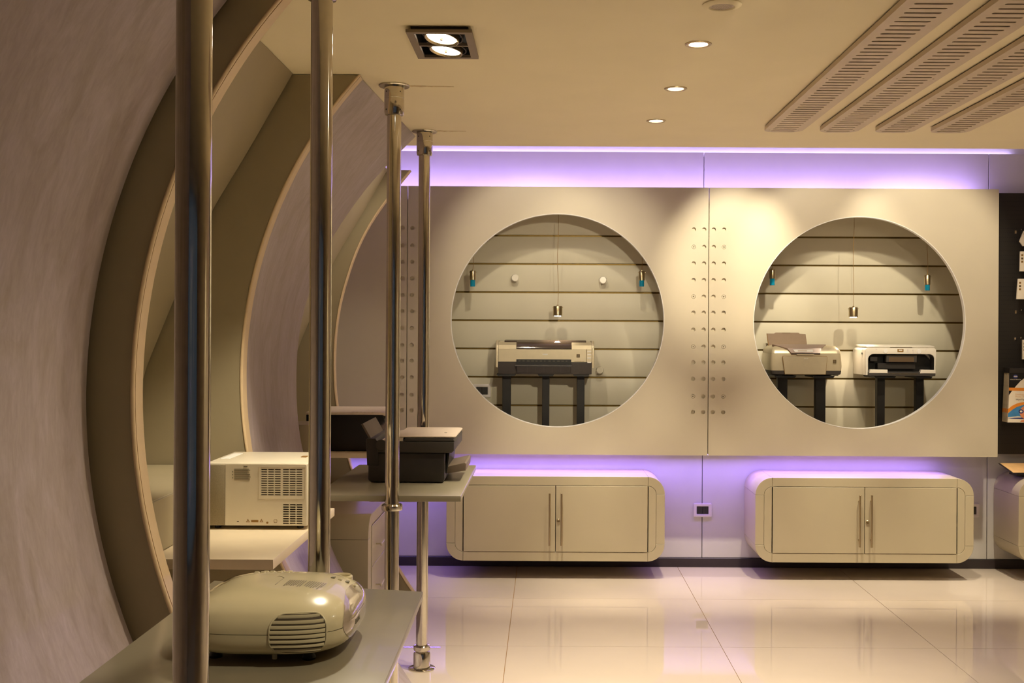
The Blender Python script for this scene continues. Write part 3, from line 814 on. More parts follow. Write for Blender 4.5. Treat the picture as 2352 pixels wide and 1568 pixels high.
# ------------------------------------------------------------------ dark grey printer on the grey shelf (side towards us, front to the aisle)
t = thing('printer', 'dark grey multifunction printer with taupe lid on the grey pole shelf', 'printer', (-0.55, 4.66, 0.912))
ya, yb = 4.46, 4.88
pz = 0.9125
ox = lambda p, y=ya: W(p, 1050, y)[0]
oz = lambda p, y=ya: W(940, p, y)[1]
X0, X1 = ox(845), ox(1021)
zb_, zm_, zt_ = pz + 0.004, oz(1040), oz(1014)
build('body', prism(rrect(X0, X1, zb_, zm_, 0.012, 4), 'Y', ya + 0.006, yb, 0.006, 2), M_dark, t)
XH0, XH1 = ox(853), ox(1043)
build('scanner_unit', prism([(XH0, zm_ + 0.0005), (XH1 - 0.010, zm_ + 0.0005), (XH1, zm_ + 0.010), (XH1, zt_), (XH0, zt_)], 'Y', ya, yb + 0.005, 0.004, 2), M_char, t)
build('document_lid', prism([(ox(926), zt_ + 0.0005), (XH1 + 0.002, zt_ + 0.0005), (XH1 - 0.004, zt_ + 0.012), (ox(930), zt_ + 0.014)], 'Y', ya + 0.004, yb, 0.003, 2), M_char, t)
build('lid_top', prism(rrect(ox(905), XH1 + 0.004, ya + 0.012, yb + 0.004, 0.03, 6), 'Z', zt_ + 0.0145, zt_ + 0.021, 0.003, 2), M_lid, t)
build('top_deck', prism([(ox(872), zt_ + 0.0006), (ox(925), zt_ + 0.0006), (ox(925), zt_ + 0.014), (ox(880), zt_ + 0.006)], 'Y', ya + 0.006, yb, 0.001, 1), M_lid, t)
build('rear_tower', prism([(X0 - 0.003, zm_ - 0.05), (ox(868), zm_ - 0.05), (ox(868), zt_ - 0.002), (ox(862), zt_ + 0.012), (X0 - 0.004, zt_ + 0.012), (X0 - 0.008, zt_)], 'Y', ya - 0.002, yb, 0.003, 2), M_dark, t)
hp = build('hinge_cover', lathe([(0, -0.003), (0.020, -0.003), (0.022, 0.0)], (ox(875), ya, oz(1022)), 'Y', 24), M_char, t)
sup = [(ox(828), oz(973)), (ox(848), oz(962)), (ox(866), oz(1000)), (ox(848), oz(1008))]
sl = [(ox(827), oz(976)), (ox(831), oz(974)), (ox(851), oz(1009)), (ox(846), oz(1010))]
build('paper_support', prism(sl, 'Y', ya + 0.02, yb - 0.06, 0.0015, 1), M_taupe, t)
build('tray_back', prism([(X1 - 0.002, oz(1090)), (X1 + 0.004, oz(1090)), (X1 + 0.016, oz(1041)), (X1 + 0.008, oz(1041))], 'Y', ya + 0.05, yb - 0.05), M_black, t)
trx = ox(1068)
build('output_tray', prism([(X1 + 0.001, oz(1092)), (trx - 0.002, oz(1085)), (trx, oz(1069)), (trx - 0.006, oz(1066)), (X1 + 0.001, oz(1076))], 'Y', ya + 0.07, yb - 0.07, 0.003, 2), M_taupe, t)
for fx_ in (X0 + 0.03, X1 - 0.03):
    for fy_ in (ya + 0.04, yb - 0.04):
        build('foot', cyl((fx_, fy_, pz), 0.012, 0.0045, 'Z', 14), M_black, t)
build('lid_button', box(ox(1012), ox(1018), ya + 0.16, ya + 0.17, zt_ + 0.0205, zt_ + 0.022), M_ink, t)

# ------------------------------------------------------------------ black printer in the far niche
t = thing('printer', 'black printer with pale lid on the far niche shelf, partly behind poles', 'printer', (-0.98, 5.75, SD))
ya, yb = 5.52, 5.95
ox = lambda p, y=ya: W(p, 1000, y)[0]
oz = lambda p, y=ya: W(840, p, y)[1]
X0, X1 = -1.17, ox(888)
zt_ = oz(953)
build('body', prism([(X0, SD + 0.004), (ox(872), SD + 0.004), (ox(872), zt_ - 0.05), (ox(880), zt_ - 0.046), (ox(884), zt_ - 0.03), (ox(880), zt_ - 0.008), (ox(874), zt_), (X0, zt_)], 'Y', ya, yb, 0.006, 2), M_black, t)
build('lid', prism([(X0, zt_ + 0.0006), (ox(878), zt_ + 0.0006), (ox(886), zt_ - 0.006), (ox(888), zt_ - 0.012), (ox(889), zt_ - 0.004), (ox(884), zt_ + 0.009), (ox(876), zt_ + 0.013), (X0, zt_ + 0.013)], 'Y', ya + 0.001, yb, 0.002, 1), M_lid, t)
build('vent_ribs', join(None, (lambda b: b)(None) or box(ox(808), ox(812), ya + 0.004, ya + 0.010, zt_ + 0.0132, zt_ + 0.0150)), M_cream, t)
for k in range(6):
    x_ = ox(806 + 9 * k); build('lid_rib', box(x_ + .004, x_ + .014, ya + 0.004, ya + 0.012, zt_ + 0.0132, zt_ + 0.0152, 0.0006, 1), M_cream, t)
build('control_panel', prism([(ox(873), zt_ - 0.085), (ox(889), zt_ - 0.085), (ox(890), zt_ - 0.035), (ox(886), zt_ - 0.022), (ox(874), zt_ - 0.052)], 'Y', ya + 0.02, yb - 0.03, 0.002, 1), mat('lilac_grey_plastic', (140, 126, 124), 0.4, 0, 0.04, 30), t)
for fx_ in (X0 + 0.04, -0.85):
    for fy_ in (ya + 0.04, yb - 0.04):
        build('foot', cyl((fx_, fy_, SD + 0.0003), 0.012, 0.0042, 'Z', 14), M_black, t)

# ------------------------------------------------------------------ printers in the round openings
ZP = 1.2395
YF = 7.125
def oxz(px, py, y=YF): return W(px, py, y)
# 1. wide photo printer
t = thing('printer', 'wide champagne printer with smoked cover in its own round opening', 'printer', (-0.01, 7.27, ZP))
x0, zz = oxz(1138, 850); x1, _ = oxz(1365, 850)
ztop = oxz(1250, 782)[1]; zlow = oxz(1250, 831)[1]; zbot = ZP + 0.0005
yb = 7.42
prof = lambda z_: 0
# end caps
for a, b_ in ((x0, x0 + 0.016), (x1 - 0.016, x1)):
    pts = [(YF + 0.006, zlow - 0.035), (YF + 0.006, ztop - 0.060)] + [(YF + 0.006 + 0.06 * (1 - math.cos(k * PI / 12)), ztop - 0.060 + 0.060 * math.sin(k * PI / 12)) for k in range(1, 7)] + [(yb, ztop - 0.002), (yb, zlow - 0.035)]
    build('end_cap', prism(pts, 'X', a, b_, 0.004, 2), M_silver, t)
xi0, xi1 = x0 + 0.0165, x1 - 0.0165
lowp = [(YF + 0.004, zbot + 0.012), (YF + 0.002, zlow - 0.004), (YF + 0.002, zlow), (yb, zlow), (yb, zbot), (YF + 0.012, zbot)]
build('base', prism(lowp, 'X', xi0, xi1, 0.003, 2), M_char, t)
zf = oxz(1250, 802)[1]
build('front_cover', prism([(YF, zlow + 0.0008), (YF, zf), (YF + 0.018, zf), (YF + 0.018, zlow + 0.0008)], 'X', xi0, oxz(1347, 800)[0], 0.0015, 1), M_silver, t)
build('button_panel', prism([(YF + 0.001, zlow + 0.0008), (YF + 0.001, zf), (YF + 0.018, zf), (YF + 0.018, zlow + 0.0008)], 'X', oxz(1347.6, 800)[0], xi1, 0.0015, 1), M_silver, t)
for py in (807, 814.5, 822, 832):
    x_, z_ = oxz(1352, py); build('button', box(oxz(1348.6, py)[0] + .001, xi1 - 0.003, YF - 0.002, YF + 0.001, z_ - 0.003, z_ + 0.003, 0.001, 1), M_white, t)
build('top_body', prism([(YF + 0.0185, zlow + 0.0008), (YF + 0.0185, zf - 0.002), (YF + 0.03, zf + 0.004), (YF + 0.06, ztop - 0.010), (yb, ztop - 0.006), (yb, zlow + 0.0008)], 'X', xi0, xi1, 0.002, 1), M_silver, t)
xa_, xb_ = oxz(1186, 800)[0], oxz(1313, 800)[0]
for a, b_ in ((xi0, xa_), (xb_, xi1)):
    build('top_shoulder', prism([(YF + 0.0002, zf + 0.0006), (YF + 0.006, zf + 0.026), (YF + 0.04, ztop - 0.012), (YF + 0.06, ztop - 0.0095), (YF + 0.03, zf + 0.0045), (YF + 0.0186, zf + 0.0006)], 'X', a, b_, 0.0008, 1), M_silver, t)
cov = prism([(YF + 0.010, zf + 0.004), (YF + 0.016, zf + 0.022), (YF + 0.036, ztop - 0.010), (YF + 0.070, ztop - 0.001), (YF + 0.070, ztop - 0.008), (YF + 0.06, ztop - 0.0085), (YF + 0.030, zf + 0.006)], 'X', xa_ + 0.0005, xb_ - 0.0005, 0.0, 1)
build('smoked_cover', cov, M_smoke, t, 50)
build('rear_cover', prism([(YF + 0.048, ztop - 0.0112), (YF + 0.060, ztop + 0.0005), (yb - 0.03, ztop + 0.004), (yb - 0.03, ztop - 0.003), (YF + 0.062, ztop - 0.0085)], 'X', oxz(1158, 790)[0], oxz(1347, 790)[0], 0.0, 1), M_smoke, t, 50)
ta, tb = oxz(1186, 830)[0], oxz(1312, 830)[0]
zs0, zs1 = oxz(1250, 838)[1], oxz(1250, 825)[1]
build('paper_slot', box(ta, tb, YF - 0.0012, YF + 0.001, zs0, zs1), M_black, t)
for k in range(12):
    x_ = ta + 0.012 + k * (tb - ta - 0.02) / 12
    build('roller', box(x_, x_ + random.uniform(0.008, 0.018), YF - 0.0022, YF - 0.0013, (zs0 + zs1) / 2 + 0.006, (zs0 + zs1) / 2 + 0.009), M_inkg, t)
tr = build('paper_tray', prism([(YF - 0.050, zs0 - 0.006), (YF - 0.048, zs0 - 0.001), (YF - 0.002, zs0 + 0.004), (YF - 0.002, zs0 - 0.004)], 'X', ta - 0.008, tb + 0.002, 0.001, 1), M_char, t)
trb = build('tray_front', prism([(YF - 0.004, zs0 - 0.0065), (YF - 0.046, zs0 - 0.0075), (YF - 0.030, zbot + 0.012), (YF - 0.004, zbot + 0.012)], 'X', ta + 0.004, tb - 0.002, 0.001, 1), M_dark, t)
for k in range(7):
    x_ = ta + 0.014 + k * (tb - ta - 0.03) / 6
    build('tray_rib', prism([(YF - 0.0465, zs0 - 0.009), (YF - 0.0495, zs0 - 0.009), (YF - 0.0335, zbot + 0.013), (YF - 0.0305, zbot + 0.013)], 'X', x_, x_ + 0.004), M_char, t)
x_, z_ = oxz(1252, 813.5)
build('logo_plate', box(x_ - 0.0155, x_ + 0.0155, YF - 0.001, YF - 0.0001, z_ - 0.004, z_ + 0.004, 0.0005, 1), M_white, t)
bt = text_mesh('EPSON', 0.0075); bt.transform(Matrix.Translation((x_, YF - 0.0013, z_)) @ Matrix.Rotation(PI / 2, 4, 'X')); build('lettering', bt, M_inkg, t, 0)
x_, z_ = oxz(1328, 817); bd = build('badge', box(x_ - 0.0105, x_ + 0.0105, YF - 0.001, YF - 0.0001, z_ - 0.0105, z_ + 0.0105, 0.0005, 1), M_ink, t)
build('badge_mark', plate([(x_ - .006, z_ - .006), (x_ + .006, z_ - .006), (x_ + .002, z_ + .006), (x_ - .002, z_ + .006)], [[(x_ - .002, z_ - .004), (x_ + .002, z_ - .004), (x_, z_ + .001)]], 0.0006, 'Y', YF - 0.0017), M_inkg, bd, 0)
x_, z_ = oxz(1330, 829.5); build('model_print', box(x_ - 0.030, x_ + 0.030, YF - 0.0004, YF - 0.0001, z_ - 0.0010, z_ + 0.0010), M_ink, t)

# 2. rounded photo printer with paper support
t = thing('printer', 'rounded champagne printer with raised paper support in the shared round opening', 'printer', (1.64, 7.27, ZP))
x0 = oxz(1772, 830)[0]; x1 = oxz(1935, 830)[0]
xb0 = x0 - 0.004
zu = oxz(1850, 812)[1]; zl = oxz(1850, 851)[1]; zt2 = oxz(1850, 793)[1]
pl = [(x0, YF + 0.03)] + [(x0 + 0.03 * (1 - math.cos(a * PI / 12)), YF + 0.03 - 0.02 * math.sin(a * PI / 12)) for a in range(1, 7)] + [((x0 + x1) / 2, YF)] + [(x1 - 0.03 * (1 - math.cos((6 - a) * PI / 12)), YF + 0.03 - 0.02 * math.sin((6 - a) * PI / 12)) for a in range(0, 6)] + [(x1, YF + 0.03), (x1 + 0.004, yb), (x0 - 0.004, yb)]
def body_loft(levels, plan, cx_, cy_):
    rows = [[(cx_ + (x - cx_) * s, cy_ + (y - cy_) * sy + dy, z) for x, y in plan + [plan[0]]] for z, s, sy, dy in levels]
    b = grid(rows)
    bmesh.ops.remove_doubles(b, verts=b.verts, dist=1e-6)
    for r_ in (0, -1):
        zz_ = levels[r_][0]
        vs = [v for v in b.verts if abs(v.co.z - zz_) < 1e-7]
        es = [e for e in b.edges if all(abs(v.co.z - zz_) < 1e-7 for v in e.verts)]
        if len(es) > 2: bmesh.ops.contextual_create(b, geom=es)
    bmesh.ops.recalc_face_normals(b, faces=b.faces)
    return b
cxp, cyp = (x0 + x1) / 2, 7.27
build('body', body_loft([(zl, 1.0, 1.0, 0), (zl + 0.03, 1.012, 1.0, 0), (zu - 0.02, 0.995, 0.99, 0), (zu, 0.985, 0.98, 0)], pl, cxp, cyp), M_silver, t, 40)
build('base', body_loft([(ZP + 0.0035, 0.94, 0.93, 0.004), (ZP + 0.010, 0.985, 0.97, 0), (zl - 0.0006, 1.002, 1.0, 0)], pl, cxp, cyp), M_char, t, 40)
build('top_cover', body_loft([(zu + 0.0008, 0.984, 0.978, 0), (zu + 0.020, 0.972, 0.95, 0.002), (zu + 0.034, 0.93, 0.88, 0.006), (zt2 - 0.004, 0.86, 0.78, 0.012), (zt2, 0.74, 0.62, 0.02)], pl, cxp, cyp), M_silver, t, 40)
# front door
dx0, dz1 = oxz(1797.5, 818); dx1 = oxz(1899, 818)[0]
yd = YF - 0.006
build('output_door', prism([(dx0 + 0.015, ZP + 0.010), (dx1 - 0.008, ZP + 0.010), (dx1 + 0.001, dz1 - 0.004), (dx1 - 0.003, dz1), (dx0 + 0.004, dz1), (dx0, dz1 - 0.004)], 'Y', yd, yd + 0.010, 0.0012, 1), M_silver, t)
build('door_line', plate([(dx0 + 0.013, ZP + 0.008), (dx1 - 0.006, ZP + 0.008), (dx1 + 0.003, dz1 - 0.004), (dx1 - 0.002, dz1 + 0.0018), (dx0 + 0.002, dz1 + 0.0018), (dx0 - 0.002, dz1 - 0.004)],
      [[(dx0 + 0.015, ZP + 0.009), (dx1 - 0.008, ZP + 0.009), (dx1 + 0.001, dz1 - 0.004), (dx1 - 0.003, dz1), (dx0 + 0.004, dz1), (dx0, dz1 - 0.004)]], 0.006, 'Y', yd + 0.002), M_gold, t)
# control console on top
c0 = oxz(1778, 792)[0]; c1 = oxz(1902, 795)[0]; k0 = oxz(1818, 810)[0]; k1 = oxz(1884, 810)[0]
con = [(k0, YF - 0.003, zu + 0.004), (k1, YF - 0.003, zu + 0.004), (k1 + 0.010, YF + 0.010, zu + 0.034), (c1, YF + 0.058, zt2 + 0.006), (c0, YF + 0.058, zt2 + 0.006), (k0 - 0.026, YF + 0.010, zu + 0.034)]
b = bmesh.new()
top = [b.verts.new(p) for p in con]; botv = [b.verts.new((p[0], p[1] + 0.012, p[2] - 0.014)) for p in con]
b.faces.new((top[0], top[1], top[2], top[5])); b.faces.new((top[5], top[2], top[3], top[4])); b.faces.new((botv[0], botv[5], botv[2], botv[1])); b.faces.new((botv[5], botv[4], botv[3], botv[2]))
for i in range(6): b.faces.new((top[i], botv[i], botv[(i + 1) % 6], top[(i + 1) % 6]))
bmesh.ops.recalc_face_normals(b, faces=b.faces)
build('console', b, mat('mauve_plastic', (150, 128, 116), 0.25, 0.1, 0.03, 20, coat=0.4), t, 30)
def con_pt(u, v, off):   # point on the sloping lower part of the console
    a = Vector(con[0]).lerp(Vector(con[1]), u); c = Vector(con[5]).lerp(Vector(con[2]), u)
    p = a.lerp(c, v); n = (Vector(con[1]) - Vector(con[0])).cross(Vector(con[5]) - Vector(con[0])).normalized()
    return p + n * off
b = grid([[con_pt(u, v, 0.0012) for u in (0.14, 0.75)] for v in (0.18, 0.75)]); build('screen', b, M_white, t, 0)
b = grid([[con_pt(u, v, 0.0018) for u in (0.26, 0.55)] for v in (0.38, 0.48)]); build('screen_text', b, M_gold, t, 0)
x_, z_ = oxz(1851, 814); build('console_lip', prism([(x_ - 0.055, z_ - 0.004), (x_ + 0.045, z_ - 0.004), (x_ + 0.05, z_ + 0.003), (x_ - 0.06, z_ + 0.003)], 'Y', yd - 0.002, yd + 0.012, 0.001, 1), M_silver, t)
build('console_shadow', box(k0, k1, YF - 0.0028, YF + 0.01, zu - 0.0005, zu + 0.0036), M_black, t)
# paper support
sx0, sz0 = W(1765, 793, 7.37); sx1 = W(1852, 793, 7.37)[0]
szt = W(1810, 766, 7.37)[1]
sup = [(sx0 + 0.002, zt2 - 0.012), (sx1 + 0.006, zt2 - 0.012), (sx1 - 0.006, szt - 0.002), (sx1 - 0.044, szt), (sx1 - 0.052, szt + 0.007), (sx0 + 0.046, szt + 0.007), (sx0 + 0.036, szt), (sx0 - 0.010, szt)]
b = prism(sup, 'Y', 7.365, 7.371, 0.001, 1)
build('paper_support', b, mat('support_plastic', (142, 122, 104), 0.5, 0, 0.03, 40), t)
build('support_edge', prism([(sx0 - 0.013, szt), (sx0 - 0.0102, szt), (sx0 + 0.0018, zt2 - 0.012), (sx0 - 0.001, zt2 - 0.012)], 'Y', 7.364, 7.373), M_gold, t)
build('support_catch', box(sx0 + 0.088, sx0 + 0.142, 7.3635, 7.365, szt + 0.003, szt + 0.006), M_ink, t)
x_, z_ = oxz(1917.5, 830); bd = build('badge', box(x_ - 0.0095, x_ + 0.0095, YF + 0.001, YF + 0.006, z_ - 0.0105, z_ + 0.0105, 0.0005, 1), M_ink, t)
build('badge_mark', plate([(x_ - .005, z_ - .006), (x_ + .005, z_ - .006), (x_ + .002, z_ + .006), (x_ - .002, z_ + .006)], [[(x_ - .002, z_ - .004), (x_ + .002, z_ - .004), (x_, z_ + .001)]], 0.0006, 'Y', YF + 0.0003), M_inkg, bd, 0)
x_, z_ = oxz(1851, 823); bt = text_mesh('EPSON', 0.0085); bt.transform(Matrix.Translation((x_, yd - 0.0006, z_)) @ Matrix.Rotation(PI / 2, 4, 'X')); build('lettering', bt, M_white, t, 0)
for fx_ in (x0 + 0.06, x1 - 0.03):
    build('foot', box(fx_ - 0.012, fx_ + 0.012, YF + 0.03, YF + 0.06, ZP, ZP + 0.004), M_black, t)
    build('foot', box(fx_ - 0.012, fx_ + 0.012, yb - 0.06, yb - 0.03, ZP, ZP + 0.004), M_black, t)

# 3. white all-in-one with open front
t = thing('printer', 'white multifunction printer with dark open front in the shared round opening', 'printer', (2.22, 7.27, ZP))
x0 = oxz(1989, 830)[0]; x1 = oxz(2149, 830)[0]
z0_, z1_ = ZP + 0.006, oxz(2070, 798.5)[1]
zo1 = oxz(2070, 813)[1]; zo0 = oxz(2070, 848)[1]
oxa, oxb = oxz(1994, 830)[0], oxz(2146, 830)[0]
op_ = [(oxa + 0.000, z0_ + 0.001), (oxb, z0_ + 0.001)] + arc(oxb - 0.03, zo1 - 0.03, 0.03, 0, 90, 8) + arc(oxa + 0.035, zo1 - 0.035, 0.035, 90, 180, 8)
outl = [(x0, z0_), (x1, z0_)] + arc(x1 + 0.004 - 0.018, z1_ - 0.018, 0.018, 0, 90, 6) + arc(x0 + 0.018 - 0.004, z1_ - 0.018, 0.018, 90, 180, 6)
build('front_shell', prism(outl[:2] + op_[1:][::1] if False else outl, 'Y', YF + 0.085, yb, 0.004, 2), M_pale, t)
lg = [(x0, z0_), (oxa, z0_)] + (arc(oxa + 0.035, zo1 - 0.035, 0.035, 180, 90, 8)) + arc(oxb - 0.03, zo1 - 0.03, 0.03, 90, 0, 8) + [(oxb, z0_), (x1, z0_)] + arc(x1 + 0.004 - 0.018, z1_ - 0.018, 0.018, 0, 90, 6) + arc(x0 + 0.018 - 0.004, z1_ - 0.018, 0.018, 90, 180, 6)
build('front_frame', prism(lg, 'Y', YF, YF + 0.0845, 0.003, 2), M_pale, t)
ib = plate([(oxa + 0.001, z0_ + 0.001), (oxb - 0.001, z0_ + 0.001), (oxb - 0.001, zo1 - 0.036), (oxb - 0.036, zo1 - 0.001), (oxa + 0.036, zo1 - 0.001), (oxa + 0.001, zo1 - 0.036)], [], 0.004, 'Y', YF + 0.078)
build('bay_back', ib, M_black, t)
tubep = [(oxa + 0.0015, z0_ + 0.004)] + arc(oxa + 0.036, zo1 - 0.036, 0.0345, 180, 90, 8) + arc(oxb - 0.031, zo1 - 0.031, 0.0295, 90, 0, 8) + [(oxb - 0.0015, z0_ + 0.004)]
build('bay_lining', grid([[(x, YF + 0.002, z) for x, z in tubep], [(x, YF + 0.077, z) for x, z in tubep]]), M_char, t, 60)
scx0, scz1 = oxz(2037, 817.5); scx1, scz0 = oxz(2107, 832)
build('photo_cassette', prism([(scx0, scz0), (scx1, scz0), (scx1 + .001, scz1), (scx0 + 0.001, scz1)], 'Y', YF + 0.012, YF + 0.05, 0.001, 1), M_char, t)
build('cassette_window', box(scx0 + 0.017, scx1 - 0.017, YF + 0.0105, YF + 0.0118, scz0 + 0.002, scz1 - 0.006), mat('brown_plastic', (96, 78, 58), 0.3, 0, 0.04, 30), t)
build('cassette_edge', box(scx0, scx1, YF + 0.0095, YF + 0.014, scz1 + 0.0006, scz1 + 0.003), M_steel, t)
build('card_reader', box(oxz(2001, 825)[0], oxz(2017, 825)[0], YF + 0.02, YF + 0.05, oxz(2010, 829)[1], oxz(2010, 819)[1]), M_dark, t)
build('output_stack', prism([(oxz(2019, 840)[0], zo0 + 0.002), (oxz(2106, 840)[0], zo0 + 0.002), (oxz(2106, 840)[0], oxz(2060, 834)[1]), (oxz(2019, 840)[0], oxz(2060, 834)[1])], 'Y', YF + 0.03, YF + 0.06, 0.001, 1), M_dark, t)
# lid
build('scanner_lid', prism([(YF + 0.006, z1_ + 0.001), (YF + 0.002, z1_ + 0.005), (YF + 0.012, z1_ + 0.010), (YF + 0.09, oxz(2070, 792)[1]), (yb - 0.01, oxz(2070, 792)[1]), (yb - 0.01, z1_ + 0.001)], 'X', x0 + 0.004, x1 - 0.004, 0.003, 2), M_pale, t)
build('lid_catch', box(oxz(2045, 798)[0], oxz(2095, 798)[0], YF + 0.0005, YF + 0.006, z1_ + 0.0012, z1_ + 0.0040), M_ink, t)
# controls
x_, z_ = oxz(2070, 805)
build('display', box(x_ - 0.024, x_ + 0.014, YF - 0.0015, YF - 0.0002, z_ - 0.009, z_ + 0.010, 0.0008, 1), M_gold, t)
build('display_glass', box(x_ - 0.016, x_ + 0.006, YF - 0.002, YF - 0.0016, z_ - 0.001, z_ + 0.006), M_white, t)
build('mode_dial', cyl((oxz(2034, 806)[0], YF - 0.003, oxz(2034, 806)[1]), 0.014, 0.0028, 'Y', 24, 0.001), M_white, t)
build('start_dial', cyl((oxz(2111, 807)[0], YF - 0.003, oxz(2111, 807)[1]), 0.0145, 0.0028, 'Y', 24, 0.001), M_white, t)
for px_, py_ in ((2013, 802), (2097, 804), (2098, 809.5), (2127, 803.5), (2085, 803), (2085, 808)):
    x_, z_ = oxz(px_, py_); build('key', cyl((x_, YF - 0.002, z_), 0.004, 0.0018, 'Y', 12), M_peg, t)
# lower tray
for a, c in ((1994.5, 2037), (2111, 2147)):
    xa2, xb2 = oxz(a, 850)[0], oxz(c, 850)[0]
    build('tray_wing', prism([(xa2, oxz(2070, 856)[1] - 0.002), (xb2, oxz(2070, 856)[1] - 0.002), (xb2, oxz(2020, 848.5)[1]), (xa2 + 0.008, oxz(2020, 848)[1])], 'Y', YF - 0.018, YF + 0.012, 0.002, 1), M_pale, t)
xa2, xb2 = oxz(1993, 850)[0], oxz(2147, 850)[0]
build('tray', prism(rrect(xa2, xb2, ZP + 0.003, oxz(2070, 853.5)[1], 0.006, 4), 'Y', YF - 0.016, YF + 0.07, 0.002, 1), M_char, t)
build('tray_edge', box(oxz(2036, 858)[0], oxz(2107, 858)[0], YF - 0.0185, YF - 0.0165, oxz(2070, 858)[1] - 0.001, oxz(2070, 858)[1] + 0.001), M_steel, t)
x_, z_ = W(1984.5, 811.5, 7.2); build('side_slot', box(x0 - 0.006, x0 - 0.0032, 7.19, 7.21, z_ - 0.006, z_ + 0.006), M_black, t)
for fx_ in (x0 + 0.05, x1 - 0.05):
    build('foot', box(fx_ - 0.012, fx_ + 0.012, YF + 0.03, YF + 0.06, ZP, ZP + 0.0028), M_black, t)
    build('foot', box(fx_ - 0.012, fx_ + 0.012, yb - 0.06, yb - 0.03, ZP, ZP + 0.0055), M_black, t)

# posts that carry the printers
def post(x, w, pw_, label):
    t = thing('display_post', label, 'post', (x, 7.25, 0.768), group='black printer posts')
    build('upright', box(x - w / 2, x + w / 2, 7.225, 7.275, 0.7685, ZP - 0.014, 0.002, 1), M_black, t)
    build('top_plate', prism([(x - pw_ / 2 + 0.008, ZP - 0.0138), (x + pw_ / 2 - 0.008, ZP - 0.0138), (x + pw_ / 2, ZP - 0.004), (x + pw_ / 2, ZP - 0.0005), (x - pw_ / 2, ZP - 0.0005), (x - pw_ / 2, ZP - 0.004)], 'Y', 7.14, 7.40, 0.0005, 1), M_black, t)
def px_x(p): return W(p, 930, 7.25)[0]
for p, w, pl_, lb in ((1163.5, 0.054, 0.120, 'black post under the wide printer, nearest the wall socket'), (1253.5, 0.046, 0.100, 'black post under the middle of the wide printer'),
                      (1333.5, 0.048, 0.100, 'black post under the wide printer, nearest the lower wall peg'), (1795.5, 0.062, 0.135, 'black post under the rounded printer, mostly hidden by the opening rim'),
                      (1882.5, 0.064, 0.135, 'black post under the rounded printer, beside the white printer'), (2021, 0.049, 0.135, 'black post under the white printer, beside the rounded printer'),
                      (2110, 0.049, 0.100, 'black post under the white printer, closest to the pegboard')):
    post(px_x(p), w, pl_, lb)

# pegs on the slats
for px_, py_, lb in ((1183, 638, 'pale round wall peg between a blue pendant and the long wire, slightly higher peg'), (1385, 643, 'pale round wall peg beside the long wire, slightly lower of the upper pair'), (1378, 850, 'dull round wall peg low beside the wide printer')):
    x_, z_ = W(px_, py_, 7.40)
    t = thing('wall_peg', lb, 'peg', (x_, YS, z_), group='wall pegs on the slats')
    build('stem', cyl((x_, 7.405, z_), 0.010, YS - 7.4055, 'Y', 14), M_steel, t)
    build('cap', lathe([(0, -0.004), (0.020, -0.004), (0.0245, 0), (0.0255, 0.004), (0.0255, 0.012), (0, 0.012)], (x_, 7.393, z_), 'Y', 28), M_pale if py_ < 700 else M_slat, t)

# pendants
YPD = 7.24
def pendant(px_, py0, py1, r, label, blue=None):
    x_, zt_ = W(px_, py0, YPD); zb_ = W(px_, py1, YPD)[1]
    t = thing('pendant_lamp', label, 'lamp', (x_, YPD, zt_), group='small blue pendants' if blue else 'wired pendants over the printers')
    build('wire', tube([(x_ + 0.003 * math.sin(k * 0.9) * (0 if k in (0, 10) else 1), YPD, 2.3115 - (2.3115 - zt_ - 0.008) * k / 10) for k in range(11)], 0.0014, 8), M_gold, t)
    build('ceiling_cup', cyl((x_, YPD, 2.300), 0.012, 0.0115, 'Z', 16), M_steel, t)
    sh = build('shade', lathe([(0.003, 0.010), (0.006, 0.009), (0.006, 0.002), (r - 0.002, 0.001), (r, -0.002), (r, zb_ - zt_ + 0.001), (r - 0.002, zb_ - zt_), (r - 0.0035, zb_ - zt_), (r - 0.0035, -0.004), (0.003, -0.004)], (x_, YPD, zt_), 'Z', 32, closed=True), M_steel, t, 40)
    for s in (-1, 1): build('thumb_screw', cyl((x_ + s * (r + 0.001) - 0.003 * (s < 0) , YPD, zt_ - 0.008), 0.0026, 0.004, 'X', 10), M_steel, sh)
    if blue:
        z2 = W(px_, blue, YPD)[1]
        build('blue_glass', cyl((x_, YPD, z2), r * 0.84, zb_ - z2 + 0.006, 'Z', 24, 0.0015), M_blueglass, t)
    else:
        build('bulb', cyl((x_, YPD, zb_ - 0.004), r * 0.72, 0.006, 'Z', 24, 0.002), M_lamp, t)
        spot('pendant_beam', (x_, YPD, zb_ - 0.008), (x_, YPD - 0.02, 0.5), 7, 95, 0.6, (1, 0.80, 0.58), 0.015)
pendant(1281, 703, 725, 0.0295, 'bare steel pendant with a lit bulb above the wide printer')
pendant(1960, 706, 728, 0.0290, 'bare steel pendant with a lit bulb above the gap between two printers')
pendant(1086, 622, 643, 0.0190, 'blue-tipped pendant in the single printer opening, nearest the arches', 658)
pendant(1474, 623, 644, 0.0190, 'blue-tipped pendant in the single printer opening, nearest the perforated joint', 658)
pendant(1774, 619, 640, 0.0190, 'blue-tipped pendant above the rounded printer with paper support', 655)
pendant(2130, 632, 654, 0.0190, 'blue-tipped pendant above the white printer, hanging lowest', 667)

